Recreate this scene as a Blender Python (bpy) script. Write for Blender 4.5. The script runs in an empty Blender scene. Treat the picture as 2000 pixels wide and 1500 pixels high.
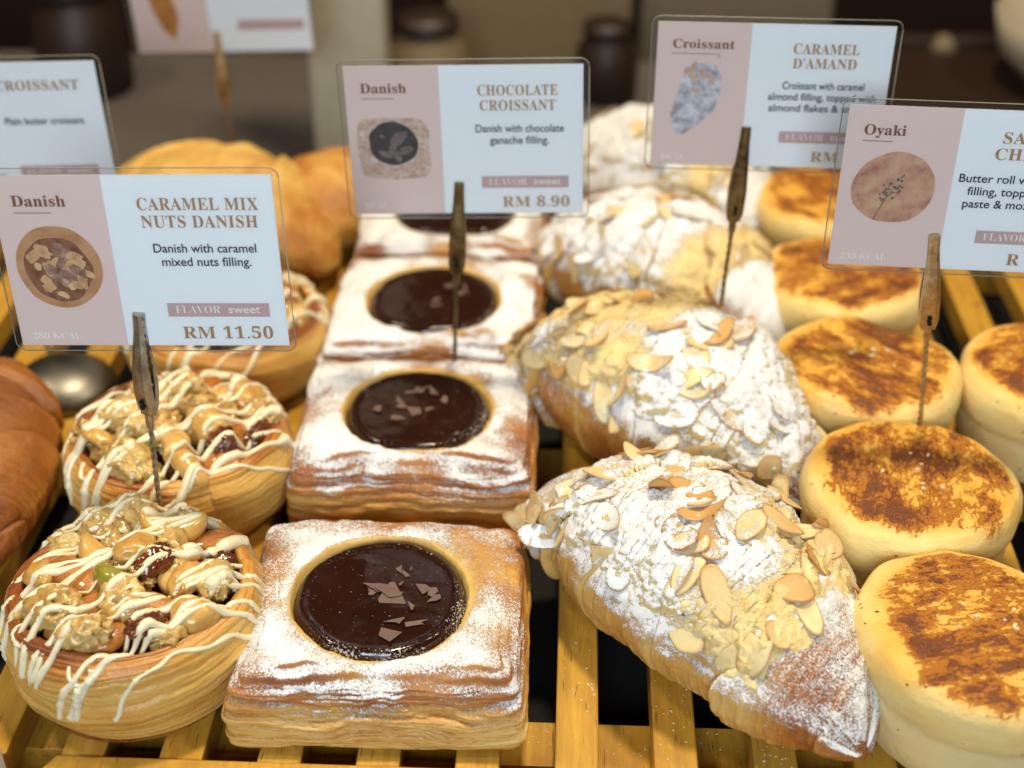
import bpy, math, random
import numpy as np
from mathutils import Vector, Matrix, Quaternion
from mathutils.bvhtree import BVHTree

S = bpy.context.scene
COL = S.collection
CM = 0.01
R = math.radians

# ------------------------------------------------------------------ camera, world, lamps, exposure
PITCH, YAW, CAMH, FPX = math.atan(1830 / 2800), R(2.57), 34.0, 2800.0
cam_d = bpy.data.cameras.new('camera')
cam = bpy.data.objects.new('camera', cam_d)
COL.objects.link(cam)
cam.location = (0, 0, CAMH * CM)
cam.rotation_euler = (math.pi / 2 - PITCH, 0, YAW)
cam_d.sensor_width = 36
cam_d.lens = 36 * FPX / 2000
cam_d.clip_start = 0.02
cam_d.clip_end = 60
cam_d.dof.use_dof = True
cam_d.dof.focus_distance = 0.462
cam_d.dof.aperture_fstop = 6.6
S.camera = cam

W = bpy.data.worlds.new('World')
S.world = W
W.use_nodes = True
W.node_tree.nodes['Background'].inputs[0].default_value = (1.0, 0.86, 0.68, 1)
W.node_tree.nodes['Background'].inputs[1].default_value = 0.025


def lamp(name, loc, target, size, power, color, shape='DISK', size_y=None):
    d = bpy.data.lights.new(name, 'AREA')
    d.shape = shape
    d.size = size
    if size_y:
        d.size_y = size_y
    d.energy = power
    d.color = color
    o = bpy.data.objects.new(name, d)
    COL.objects.link(o)
    o.location = loc
    o.rotation_euler = (Vector(target) - Vector(loc)).to_track_quat('-Z', 'Y').to_euler()
    return o


lamp('ceiling_lamp', (0.06, 0.64, 1.28), (0.0, 0.45, 0), 0.15, 14.6, (1.0, 0.83, 0.58))
lamp('ceiling_lamp', (-0.75, 0.55, 1.15), (-0.05, 0.45, 0), 0.14, 5.0, (1.0, 0.84, 0.60))
lamp('ceiling_lamp', (0.75, 0.40, 1.15), (0.05, 0.45, 0), 0.14, 5.0, (1.0, 0.86, 0.64))
lamp('cool_front_fill', (-0.10, -0.80, 0.66), (0, 0.45, 0.06), 0.60, 13.4, (0.79, 0.91, 1.0), 'RECTANGLE', 0.40)  # cool fill added on the camera side to brighten the card fronts

S.view_settings.view_transform = 'Standard'
S.view_settings.look = 'None'
S.view_settings.exposure = 0.0
S.view_settings.gamma = 1.0
S.cycles.max_bounces = 8
S.cycles.transparent_max_bounces = 16


# ------------------------------------------------------------------ noise
def _hash(i, j, k):
    n = (i * 374761393 + j * 668265263 + k * 1274126177) & 0x7fffffff
    n = ((n ^ (n >> 13)) * 1103515245) & 0x7fffffff
    n = ((n ^ (n >> 16)) * 668265263) & 0x7fffffff
    return ((n ^ (n >> 15)) & 0xffff) / 32767.5 - 1.0


def vn(x, y, z=0.0):
    x, y, z = np.broadcast_arrays(np.asarray(x, float), np.asarray(y, float), np.asarray(z, float))
    xi, yi, zi = np.floor(x).astype(np.int64), np.floor(y).astype(np.int64), np.floor(z).astype(np.int64)
    u, v, w = x - xi, y - yi, z - zi
    u, v, w = (t * t * t * (t * (t * 6 - 15) + 10) for t in (u, v, w))
    r = 0
    for a in (0, 1):
        for b in (0, 1):
            for c in (0, 1):
                r = r + _hash(xi + a, yi + b, zi + c) * (u if a else 1 - u) * (v if b else 1 - v) * (w if c else 1 - w)
    return r


def fbm(x, y, z=0.0, o=4, g=0.5):
    r, a, f, t = 0, 1.0, 1.0, 0
    for i in range(o):
        r = r + a * vn(np.asarray(x) * f + 17.3 * i, np.asarray(y) * f - 9.1 * i, np.asarray(z) * f + 5.7 * i)
        t += a
        a *= g
        f *= 2.03
    return r / t


def ss(a, b, x):
    t = np.clip((np.asarray(x, float) - a) / (b - a), 0, 1)
    return t * t * (3 - 2 * t)


# ------------------------------------------------------------------ object helpers (all shape numbers in centimetres)
def link(name, me, mat=None, parent=None, smooth=True):
    if mat:
        me.materials.append(mat)
    if smooth and len(me.polygons):
        me.polygons.foreach_set('use_smooth', np.ones(len(me.polygons), bool))
    o = bpy.data.objects.new(name, me)
    COL.objects.link(o)
    if parent:
        o.parent = parent
    return o


def thing(name, label, cat, loc=(0, 0, 0), rz=0.0, group=None, rx=0.0, ry=0.0):
    o = bpy.data.objects.new(name, None)
    o.empty_display_size = 0.01
    COL.objects.link(o)
    o.location = [c * CM for c in loc]
    o.rotation_euler = (rx, ry, rz)
    tag(o, label, cat, group)
    return o


def tag(o, label, cat, group=None):
    o['label'] = label
    o['category'] = cat
    if group:
        o['group'] = group
    return o


def mesh_np(V, F, attrs=None, vattrs=None):
    me = bpy.data.meshes.new('m')
    V = np.asarray(V, np.float32).reshape(-1, 3) * CM
    me.from_pydata([], [], []) if False else None
    F = np.asarray(F, np.int32)
    me.vertices.add(len(V))
    me.vertices.foreach_set('co', V.ravel())
    k = F.shape[1]
    me.loops.add(F.size)
    me.loops.foreach_set('vertex_index', F.ravel())
    me.polygons.add(len(F))
    me.polygons.foreach_set('loop_start', np.arange(0, F.size, k, dtype=np.int32))
    me.update(calc_edges=True)
    for n, a in (attrs or {}).items():
        me.attributes.new(n, 'FLOAT', 'POINT').data.foreach_set('value', np.asarray(a, np.float32).ravel())
    for n, a in (vattrs or {}).items():
        me.attributes.new(n, 'FLOAT_VECTOR', 'POINT').data.foreach_set('vector', np.asarray(a, np.float32).ravel())
    return me


def grid_faces(n, m, wrap):
    """n rows, m columns, columns wrap round when wrap"""
    i = np.arange(n - 1)[:, None]
    j = np.arange(m if wrap else m - 1)[None, :]
    j2 = (j + 1) % m
    return np.stack([i * m + j, i * m + j2, (i + 1) * m + j2, (i + 1) * m + j], -1).reshape(-1, 4)


def grid_normals(P, wrap):
    if wrap:
        du = np.roll(P, -1, 1) - np.roll(P, 1, 1)
    else:
        du = np.gradient(P, axis=1)
    dv = np.gradient(P, axis=0)
    N = np.cross(dv, du)
    return N / (np.linalg.norm(N, axis=-1, keepdims=True) + 1e-9)


class MB:
    """collects simple solids into one mesh"""
    def __init__(s):
        s.v, s.f = [], []

    def add(s, v, f):
        b = len(s.v)
        s.v += [tuple(p) for p in v]
        s.f += [tuple(b + i for i in q) for q in f]

    def box(s, x0, x1, y0, y1, z0, z1):
        s.add([(x, y, z) for z in (z0, z1) for y in (y0, y1) for x in (x0, x1)],
              [(0, 2, 3, 1), (4, 5, 7, 6), (0, 1, 5, 4), (2, 6, 7, 3), (0, 4, 6, 2), (1, 3, 7, 5)])

    def prism(s, pts, y0, y1):
        n = len(pts)
        s.add([(x, y0, z) for x, z in pts] + [(x, y1, z) for x, z in pts],
              [tuple(range(n)), tuple(range(2 * n - 1, n - 1, -1))] + [(i, i + n, (i + 1) % n + n, (i + 1) % n) for i in range(n)])

    def lathe(s, prof, n=32, c=(0, 0, 0)):
        v = [(c[0] + r * math.cos(2 * math.pi * j / n), c[1] + r * math.sin(2 * math.pi * j / n), c[2] + z) for r, z in prof for j in range(n)]
        f = [(i * n + j, i * n + (j + 1) % n, (i + 1) * n + (j + 1) % n, (i + 1) * n + j) for i in range(len(prof) - 1) for j in range(n)]
        f += [tuple(range(n - 1, -1, -1)), tuple((len(prof) - 1) * n + j for j in range(n))]
        s.add(v, f)

    def tube(s, pts, rad, n=8):
        pts = [Vector(p) for p in pts]
        m = len(pts)
        rad = rad if hasattr(rad, '__len__') else [rad] * m
        up = Vector((0.13, 0.31, 0.94))
        v = []
        for i, p in enumerate(pts):
            t = (pts[min(i + 1, m - 1)] - pts[max(i - 1, 0)]).normalized()
            a = t.cross(up)
            if a.length < 1e-4:
                a = t.cross(Vector((1, 0, 0)))
            a.normalize()
            b = t.cross(a)
            for j in range(n):
                w = 2 * math.pi * j / n
                v.append(p + (a * math.cos(w) + b * math.sin(w)) * rad[i])
        f = [(i * n + j, i * n + (j + 1) % n, (i + 1) * n + (j + 1) % n, (i + 1) * n + j) for i in range(m - 1) for j in range(n)]
        f += [tuple(range(n - 1, -1, -1)), tuple((m - 1) * n + j for j in range(n))]
        s.add(v, f)

    def build(s, name, mat, parent=None, smooth=False, bevel=0.0, seg=2):
        me = bpy.data.meshes.new(name)
        me.from_pydata([tuple(c * CM for c in p) for p in s.v], [], s.f)
        o = link(name, me, mat, parent, smooth)
        if bevel:
            b = o.modifiers.new('bevel', 'BEVEL')
            b.width = bevel * CM
            b.segments = seg
            b.limit_method = 'ANGLE'
            b.angle_limit = R(40)
        return o


# ------------------------------------------------------------------ materials
class NT:
    def __init__(s, name):
        s.m = bpy.data.materials.new(name)
        s.m.use_nodes = True
        s.t = s.m.node_tree
        s.b = s.t.nodes['Principled BSDF']
        s.out = s.t.nodes['Material Output']

    def put(s, sock, v):
        if isinstance(v, bpy.types.NodeSocket):
            s.t.links.new(v, sock)
        elif isinstance(v, (tuple, list)) and len(v) == 3 and sock.type == 'RGBA':
            sock.default_value = (*v, 1)
        else:
            sock.default_value = v

    def new(s, ty, **props):
        n = s.t.nodes.new(ty)
        for k, v in props.items():
            setattr(n, k, v)
        return n

    def attr(s, name, out='Fac'):
        return s.new('ShaderNodeAttribute', attribute_name=name).outputs[out]

    def rand(s):
        return s.new('ShaderNodeObjectInfo').outputs['Random']

    def co(s, scale=(1, 1, 1), src='Object', rot=0.0, shift=True):
        tc = s.attr('puv', 'Vector') if src == 'puv' else s.new('ShaderNodeTexCoord').outputs[src]
        k = 1.0 if src == 'puv' else 100.0
        mp = s.new('ShaderNodeMapping')
        s.put(mp.inputs['Vector'], tc)
        mp.inputs['Scale'].default_value = [k * c for c in scale]
        mp.inputs['Rotation'].default_value = (0, 0, rot)
        if shift:
            c = s.new('ShaderNodeCombineXYZ')
            r = s.math('MULTIPLY', s.rand(), 57.0)
            s.put(c.inputs[0], r)
            s.put(c.inputs[1], s.math('MULTIPLY', r, 1.7))
            s.put(c.inputs[2], s.math('MULTIPLY', r, 0.37))
            s.put(mp.inputs['Location'], c.outputs[0])
        return mp.outputs[0]

    def noise(s, vec, scale, detail=4, rough=0.55, dist=0.0):
        n = s.new('ShaderNodeTexNoise')
        s.put(n.inputs['Vector'], vec)
        n.inputs['Scale'].default_value = scale
        n.inputs['Detail'].default_value = detail
        n.inputs['Roughness'].default_value = rough
        n.inputs['Distortion'].default_value = dist
        return n.outputs['Fac']

    def voro(s, vec, scale, feature='F1', out='Distance'):
        n = s.new('ShaderNodeTexVoronoi', feature=feature)
        s.put(n.inputs['Vector'], vec)
        n.inputs['Scale'].default_value = scale
        return n.outputs[out]

    def math(s, op, a, b=0.0, clamp=False):
        n = s.new('ShaderNodeMath', operation=op, use_clamp=clamp)
        s.put(n.inputs[0], a)
        s.put(n.inputs[1], b)
        return n.outputs[0]

    def sm(s, x, a, b, lo=0.0, hi=1.0):
        n = s.new('ShaderNodeMapRange', interpolation_type='SMOOTHSTEP')
        for i, v in enumerate((x, a, b, lo, hi)):
            s.put(n.inputs[i], v)
        return n.outputs[0]

    def mix(s, f, a, b, blend='MIX'):
        n = s.new('ShaderNodeMix', data_type='RGBA', blend_type=blend)
        s.put(n.inputs[0], f)
        s.put(n.inputs[6], a)
        s.put(n.inputs[7], b)
        return n.outputs[2]

    def ramp(s, f, stops):
        n = s.new('ShaderNodeValToRGB')
        e = n.color_ramp.elements
        while len(e) < len(stops):
            e.new(0.5)
        for k, (p, c) in zip(e, stops):
            k.position = p
            k.color = (*c, 1)
        s.put(n.inputs[0], f)
        return n.outputs[0]

    def bump(s, h, dist, strength=1.0, normal=None):
        n = s.new('ShaderNodeBump')
        n.inputs['Strength'].default_value = strength
        n.inputs['Distance'].default_value = dist * CM
        s.put(n.inputs['Height'], h)
        if normal:
            s.put(n.inputs['Normal'], normal)
        return n.outputs[0]

    def bsdf(s, **kw):
        for k, v in kw.items():
            s.put(s.b.inputs[k.replace('_', ' ')], v)
        return s.m

    def sss(s, w, scale, rad=(1.0, 0.55, 0.25)):
        s.b.inputs['Subsurface Weight'].default_value = w
        s.b.inputs['Subsurface Radius'].default_value = rad
        s.b.inputs['Subsurface Scale'].default_value = scale * CM


def flat(name, c, rough=0.6, metal=0.0, coat=0.0):
    n = NT(name)
    v = n.noise(n.co(), 1.3, 5)
    n.bsdf(Base_Color=n.mix(v, [k * 0.85 for k in c], [min(1, k * 1.12) for k in c]), Roughness=rough, Metallic=metal)
    n.b.inputs['Coat Weight'].default_value = coat
    return n.m


def ink(name, c, rough=0.55):
    n = NT(name)
    n.bsdf(Base_Color=n.mix(n.noise(n.co(), 60, 2), [k * 0.93 for k in c], c), Roughness=rough)
    return n.m


def add_sugar(n, base, coarse=2.6, fine=15.0, white=(0.78, 0.80, 0.83)):
    """powdered sugar lying where the mesh says it can lie; returns colour, mask"""
    v = n.co(shift=False)
    su = n.attr('sugar')
    f = n.math('ADD', n.math('MULTIPLY', n.noise(v, fine, 3, 0.65), 0.78), n.math('MULTIPLY', n.noise(v, coarse, 4, 0.6), 0.22))
    f2 = n.noise(v, fine * 2.3, 1, 0.5)
    f = n.math('ADD', f, n.math('MULTIPLY', n.math('SUBTRACT', f2, 0.5), 0.50))
    th = n.math('SUBTRACT', 0.80, n.math('MULTIPLY', su, 0.55))
    mask = n.sm(n.math('SUBTRACT', f, th), -0.035, 0.06)
    return n.mix(mask, base, white), mask


def mat_wood():
    n = NT('yellow_lacquered_wood')
    v = n.co((1.6, 0.11, 1.6))
    g = n.noise(v, 2.2, 6, 0.6, 0.6)
    pore = n.noise(n.co((7.0, 0.55, 7.0)), 1.6, 2, 0.5)
    tone = n.mix(n.rand(), (0.56, 0.31, 0.034), (0.67, 0.40, 0.065))
    c = n.mix(n.sm(g, 0.3, 0.75), n.mix(0.75, tone, (0.40, 0.19, 0.022)), tone)
    c = n.mix(n.sm(pore, 0.63, 0.72, 0, 0.75), c, (0.16, 0.06, 0.012))
    dirt = n.noise(n.co(), 0.7, 5, 0.6)
    c = n.mix(n.sm(dirt, 0.55, 0.75, 0, 0.25), c, (0.30, 0.15, 0.03))
    n.bsdf(Base_Color=c, Roughness=n.sm(g, 0.2, 0.8, 0.42, 0.30), Normal=n.bump(n.math('SUBTRACT', g, n.sm(pore, 0.66, 0.74)), 0.015, 0.5))
    n.b.inputs['Coat Weight'].default_value = 0.25
    n.b.inputs['Coat Roughness'].default_value = 0.25
    return n.m


DOUGH = [(0.0, (0.71, 0.465, 0.145)), (0.28, (0.61, 0.335, 0.072)), (0.5, (0.48, 0.195, 0.034)), (0.72, (0.33, 0.105, 0.02)), (1.0, (0.11, 0.03, 0.010))]


def mat_dough(name, stops=DOUGH, sugar=True, streak=(1.0, 16.0, 1.0), gloss=0.38, amp=0.34):
    n = NT(name)
    fib = n.noise(n.co(streak, 'puv'), 1.0, 4, 0.6)
    blot = n.noise(n.co(), 0.9, 4, 0.6)
    pit = n.noise(n.co(), 7.0, 4, 0.65)
    t = n.math('ADD', n.attr('toast'), n.math('MULTIPLY', n.math('SUBTRACT', fib, 0.5), amp))
    t = n.math('ADD', t, n.math('MULTIPLY', n.math('SUBTRACT', blot, 0.5), 0.32))
    t = n.math('ADD', t, n.math('MULTIPLY', n.math('SUBTRACT', pit, 0.5), 0.20), True)
    c = n.ramp(t, stops)
    h = n.math('ADD', n.math('MULTIPLY', fib, 0.7), n.math('MULTIPLY', pit, 0.5))
    nb = n.bump(h, 0.07, 0.8)
    rough = n.sm(pit, 0.3, 0.7, gloss - 0.08, gloss + 0.16)
    if sugar:
        c, mask = add_sugar(n, c)
        nb = n.bump(mask, 0.045, 0.9, nb)
        rough = n.sm(mask, 0, 1, rough, 0.9)
    n.bsdf(Base_Color=c, Roughness=rough, Normal=nb)
    n.sss(0.22, 0.35)
    return n.m


def mat_choc():
    n = NT('dark_chocolate_glaze')
    v = n.co()
    a = n.noise(v, 0.6, 3, 0.5, 0.4)
    c = n.mix(a, (0.014, 0.0042, 0.0022), (0.032, 0.0095, 0.005))
    speck = n.sm(n.noise(v, 14, 1, 0.4), 0.76, 0.80)
    c = n.mix(n.math('MULTIPLY', speck, 0.6), c, (0.6, 0.5, 0.42))
    du = n.sm(n.math('ADD', n.noise(v, 13, 2, 0.6), n.math('MULTIPLY', n.attr('sugar'), 0.30)), 0.72, 0.80)
    c = n.mix(n.math('MULTIPLY', du, 0.75), c, (0.70, 0.66, 0.62))
    n.bsdf(Base_Color=c, Roughness=n.sm(n.noise(v, 0.8, 4, 0.6, 0.8), 0.35, 0.7, 0.06, 0.26), Normal=n.bump(n.noise(v, 0.9, 4, 0.5), 0.06, 0.5))
    n.b.inputs['Specular IOR Level'].default_value = 0.6
    return n.m


def mat_flake():
    n = NT('chocolate_shaving')
    v = n.co()
    n.bsdf(Base_Color=n.mix(n.noise(v, 3, 4), (0.11, 0.066, 0.050), (0.18, 0.118, 0.092)), Roughness=0.42, Normal=n.bump(n.noise(v, 9, 3), 0.02, 0.6))
    return n.m


def mat_nut(name, c0, c1, c2, streak=0.0, gloss=0.16, bump=0.03):
    n = NT(name)
    v = n.co((1, 1, 1))
    w = n.co((0.8, 5.0, 5.0)) if streak else v
    a = n.noise(w, 1.4, 5, 0.6)
    c = n.ramp(n.math('ADD', n.math('MULTIPLY', a, 0.85), n.math('MULTIPLY', n.rand(), 0.16)), [(0.22, c0), (0.52, c1), (0.8, c2)])
    n.bsdf(Base_Color=c, Roughness=n.sm(n.noise(v, 3, 3), 0.3, 0.7, gloss, gloss + 0.25), Normal=n.bump(n.noise(w, 3.5, 4), bump, 0.8))
    n.b.inputs['Coat Weight'].default_value = 0.7
    n.b.inputs['Coat Roughness'].default_value = 0.08
    n.b.inputs['Coat Tint'].default_value = (1.0, 0.88, 0.66, 1)
    n.sss(0.15, 0.25)
    return n.m


def mat_icing():
    n = NT('white_chocolate')
    v = n.co()
    n.bsdf(Base_Color=n.mix(n.noise(v, 0.8, 3), (0.80, 0.68, 0.42), (0.86, 0.79, 0.60)), Roughness=0.36, Normal=n.bump(n.noise(v, 2.4, 3), 0.05, 0.5))
    n.sss(0.3, 0.2)
    return n.m


def mat_slice():
    n = NT('almond_slice')
    v = n.co(shift=False)
    e = n.attr('edge')
    blot = n.noise(v, 1.6, 4, 0.6)
    c = n.mix(n.sm(blot, 0.35, 0.7), (0.80, 0.64, 0.35), (0.74, 0.53, 0.24))
    c = n.mix(n.sm(n.attr('tone'), 0.62, 1.0, 0, 0.85), c, (0.58, 0.28, 0.065))
    c = n.mix(n.sm(e, 0.80, 1.0, 0, 0.65), c, (0.33, 0.14, 0.035))
    c, mask = add_sugar(n, c, 1.3, 9.0)
    n.bsdf(Base_Color=c, Roughness=n.sm(mask, 0, 1, 0.38, 0.9), Normal=n.bump(mask, 0.04, 0.9, n.bump(n.noise(v, 5, 3), 0.02, 0.5)))
    n.sss(0.3, 0.3)
    return n.m


def mat_paste():
    n = NT('baked_almond_paste')
    v = n.co(shift=False)
    a = n.noise(v, 1.8, 5, 0.65)
    k = n.noise(v, 6.0, 4, 0.65)
    c = n.ramp(n.math('ADD', n.math('MULTIPLY', a, 0.7), n.math('MULTIPLY', k, 0.3)), [(0.25, (0.56, 0.32, 0.08)), (0.46, (0.78, 0.59, 0.25)), (0.75, (0.86, 0.74, 0.44))])
    c, mask = add_sugar(n, c, 1.3, 8.0)
    n.bsdf(Base_Color=c, Roughness=n.sm(mask, 0, 1, 0.42, 0.9), Normal=n.bump(mask, 0.05, 0.9, n.bump(n.math('ADD', k, n.noise(v, 15, 2)), 0.07, 0.8)))
    n.sss(0.2, 0.3)
    return n.m


def mat_oyaki():
    n = NT('grilled_oyaki_dough')
    top = n.attr('top')
    v = n.co()
    st = n.co((0.45, 1.0, 0.6), rot=R(-22))
    wv = n.noise(st, 0.85, 7, 0.60, 0.5)
    cut = n.noise(v, 2.6, 6, 0.7)
    gr = n.noise(v, 13.0, 3, 0.7)
    pale = n.mix(n.noise(v, 0.8, 3), (0.77, 0.57, 0.20), (0.80, 0.64, 0.29))
    gold = n.mix(n.noise(v, 1.0, 4), (0.82, 0.50, 0.10), (0.76, 0.38, 0.05))
    g = n.sm(n.math('ADD', top, n.math('MULTIPLY', n.math('SUBTRACT', n.noise(v, 0.55, 3), 0.5), 0.9)), 0.25, 0.85)
    c = n.mix(g, pale, gold)
    c = n.mix(n.math('MULTIPLY', n.attr('low'), 0.75), c, n.mix(n.noise(v, 1.2, 4), (0.66, 0.52, 0.25), (0.73, 0.60, 0.32)))
    rdg = n.math('ABSOLUTE', n.math('SUBTRACT', n.noise(n.co((0.5, 1.0, 0.6), rot=R(-22)), 2.9, 6, 0.6, 0.4), 0.5))
    f = n.math('ADD', n.math('MULTIPLY', wv, 0.75), n.math('MULTIPLY', cut, 0.25))
    f = n.math('ADD', f, n.sm(rdg, 0.0, 0.10, 0.062, -0.025))
    f = n.math('ADD', f, n.math('MULTIPLY', n.math('SUBTRACT', n.noise(n.co(), 0.42, 2, 0.5), 0.5), 0.34))
    f = n.math('ADD', f, n.math('MULTIPLY', n.math('SUBTRACT', gr, 0.5), 0.24))
    f = n.math('ADD', f, n.math('MULTIPLY', n.math('SUBTRACT', n.attr('scorch'), 1.0), 0.42))
    m1 = n.sm(f, 0.438, 0.525)
    m2 = n.sm(f, 0.520, 0.575)
    c = n.mix(n.math('MULTIPLY', n.sm(f, 0.33, 0.47), 0.6), c, (0.74, 0.33, 0.035))
    c = n.mix(n.math('MULTIPLY', m1, 0.85), c, (0.56, 0.17, 0.010))
    c = n.mix(n.math('MULTIPLY', m2, 0.84), c, n.mix(n.sm(gr, 0.35, 0.65), (0.045, 0.010, 0.005), (0.16, 0.036, 0.012)))
    sp = n.math('MULTIPLY', n.sm(n.noise(n.co(), 4.2, 1, 0.3), 0.755, 0.775), 0.7)
    c = n.mix(sp, c, (0.10, 0.06, 0.015))
    nb = n.bump(n.math('ADD', n.math('MULTIPLY', gr, m1), n.math('MULTIPLY', m1, 0.6)), 0.07, 0.9, n.bump(n.math('ADD', n.noise(v, 2.4, 5, 0.6), n.math('MULTIPLY', n.noise(n.co((1, 1, 2.2)), 9.0, 3, 0.6), 0.35)), 0.10, 0.6))
    n.bsdf(Base_Color=c, Roughness=n.sm(m1, 0, 1, 0.5, n.sm(gr, 0.3, 0.7, 0.22, 0.5)), Normal=nb)
    n.sss(0.28, 0.5)
    return n.m


def mat_paper(name, c):
    n = NT(name)
    v = n.co()
    n.bsdf(Base_Color=n.mix(n.noise(v, 2, 5), [k * 0.97 for k in c], c), Roughness=0.6, Normal=n.bump(n.noise(v, 40, 2), 0.003, 0.5))
    return n.m


def mat_laminate():
    n = NT('clear_laminate')
    t = n.new('ShaderNodeBsdfTransparent')
    t.inputs[0].default_value = (0.97, 0.975, 0.97, 1)
    g = n.new('ShaderNodeBsdfGlossy')
    g.inputs['Roughness'].default_value = 0.10
    n.put(g.inputs['Normal'], n.bump(n.noise(n.co(), 0.5, 2), 0.05, 0.4))
    fr = n.new('ShaderNodeFresnel')
    fr.inputs[0].default_value = 1.45
    m = n.new('ShaderNodeMixShader')
    n.put(m.inputs[0], fr.outputs[0])
    n.t.links.new(t.outputs[0], m.inputs[1])
    n.t.links.new(g.outputs[0], m.inputs[2])
    n.t.links.new(m.outputs[0], n.out.inputs[0])
    return n.m


def mat_metal(name, a, b, rough=0.3):
    n = NT(name)
    v = n.co()
    t = n.noise(v, 2.5, 6, 0.7)
    n.bsdf(Base_Color=n.mix(n.sm(t, 0.35, 0.7), a, b), Metallic=1.0, Roughness=n.sm(t, 0.3, 0.7, rough, rough + 0.2), Normal=n.bump(n.noise(v, 12, 3), 0.006, 0.5))
    return n.m


def mat_print(name, stops, scale, kind='noise'):
    n = NT(name)
    v = n.co()
    if kind == 'voro':
        f = n.math('ADD', n.math('MULTIPLY', n.voro(v, scale), 0.7), n.math('MULTIPLY', n.noise(v, scale * 2, 3), 0.4))
    else:
        f = n.noise(v, scale, 6, 0.65)
    n.bsdf(Base_Color=n.ramp(f, stops), Roughness=0.55)
    return n.m


M = {}
M['wood'] = mat_wood()
M['danish'] = mat_dough('laminated_danish_dough')
M['nutdough'] = mat_dough('coiled_danish_dough', [(0.0, (0.73, 0.52, 0.19)), (0.25, (0.66, 0.40, 0.10)), (0.5, (0.58, 0.28, 0.055)), (0.72, (0.34, 0.10, 0.02)), (1.0, (0.12, 0.03, 0.01))], False, (0.30, 6.0, 1), 0.20, 0.30)
M['croissant'] = mat_dough('croissant_dough', DOUGH, True, (9.0, 0.7, 1.0), 0.36, 0.5)
M['plaincroissant'] = mat_dough('glossy_croissant_dough', [(0.0, (0.72, 0.42, 0.10)), (0.35, (0.56, 0.25, 0.035)), (0.7, (0.32, 0.105, 0.016)), (1.0, (0.09, 0.025, 0.008))], False, (30.0, 2.0, 1.0), 0.34, 0.10)
M['goldroll'] = mat_dough('golden_roll_dough', [(0.0, (0.78, 0.58, 0.23)), (0.3, (0.70, 0.44, 0.11)), (0.6, (0.48, 0.20, 0.03)), (1.0, (0.16, 0.05, 0.012))], False, (3.0, 0.6, 1.0), 0.5, 0.4)
M['choc'] = mat_choc()
M['flake'] = mat_flake()
M['walnut'] = mat_nut('walnut', (0.22, 0.10, 0.022), (0.55, 0.39, 0.15), (0.72, 0.57, 0.30), bump=0.05)
M['almond'] = mat_nut('roasted_almond', (0.26, 0.09, 0.018), (0.42, 0.165, 0.035), (0.54, 0.26, 0.065), 1.0)
M['cashew'] = mat_nut('cashew', (0.50, 0.29, 0.08), (0.64, 0.42, 0.14), (0.72, 0.52, 0.22))
M['hazel'] = mat_nut('macadamia', (0.42, 0.22, 0.055), (0.58, 0.36, 0.11), (0.68, 0.47, 0.18))
M['pista'] = mat_nut('pistachio', (0.12, 0.13, 0.018), (0.25, 0.25, 0.035), (0.40, 0.36, 0.06))
M['pecan'] = mat_nut('raisin', (0.05, 0.012, 0.004), (0.12, 0.028, 0.008), (0.22, 0.06, 0.015))
M['caramel'] = mat_nut('caramel', (0.05, 0.012, 0.004), (0.12, 0.030, 0.007), (0.24, 0.08, 0.018), gloss=0.1, bump=0.08)
M['icing'] = mat_icing()
M['slice'] = mat_slice()
M['paste'] = mat_paste()
M['oyaki'] = mat_oyaki()
M['herb'] = flat('dried_parsley', (0.09, 0.085, 0.03), 0.7)
M['sesame'] = flat('white_sesame', (0.75, 0.62, 0.38), 0.5)
M['white'] = mat_paper('white_card_paper', (0.82, 0.83, 0.85))
M['pink'] = mat_paper('pink_card_print', (0.74, 0.58, 0.535))
M['pinkbox'] = mat_paper('dusty_pink_print', (0.56, 0.385, 0.365))
M['copper'] = ink('copper_brown_ink', (0.42, 0.235, 0.10))
M['brownink'] = ink('brown_ink', (0.23, 0.090, 0.045))
M['navy'] = ink('dark_navy_ink', (0.022, 0.022, 0.06))
M['pale'] = ink('white_ink', (0.86, 0.83, 0.82))
M['lam'] = mat_laminate()
M['rim'] = flat('sealed_plastic_edge', (0.26, 0.24, 0.19), 0.3)
M['brass'] = mat_metal('aged_brass', (0.44, 0.36, 0.20), (0.68, 0.60, 0.42), 0.32)
M['greymetal'] = mat_metal('grey_nickel', (0.36, 0.34, 0.27), (0.60, 0.57, 0.48), 0.32)
M['darkbrass'] = mat_metal('dark_bronze', (0.12, 0.085, 0.04), (0.26, 0.20, 0.10), 0.3)
M['steel'] = mat_metal('dull_steel', (0.42, 0.39, 0.33), (0.62, 0.58, 0.5), 0.22)
M['dark'] = flat('gap_shade_rivet_black', (0.004, 0.003, 0.0025), 0.9)  # painted shade between the slats, also the black of the clip rivets
M['counter'] = flat('grey_laminate_counter', (0.115, 0.098, 0.088), 0.45)
M['beige'] = flat('beige_painted_post', (0.42, 0.385, 0.29), 0.6)
M['olive'] = flat('kraft_board', (0.17, 0.12, 0.06), 0.7)
M['cabinet'] = flat('dark_stained_wood', (0.022, 0.009, 0.004), 0.5)
M['bowl'] = flat('cream_china', (0.40, 0.34, 0.25), 0.35)
M['plastic'] = flat('white_plastic', (0.66, 0.67, 0.66), 0.4)

# ------------------------------------------------------------------ the tray and the counter
mb = MB()
mb.box(-160, 160, -60, 100, -5.2, -3.2)
o = mb.build('counter', M['counter'])
o['kind'] = 'structure'
mb = MB()
mb.box(-600, 600, -300, 800, -101, -100)
o = mb.build('floor', flat('dark_shop_floor', (0.05, 0.034, 0.022), 0.5))
o['kind'] = 'structure'

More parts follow.
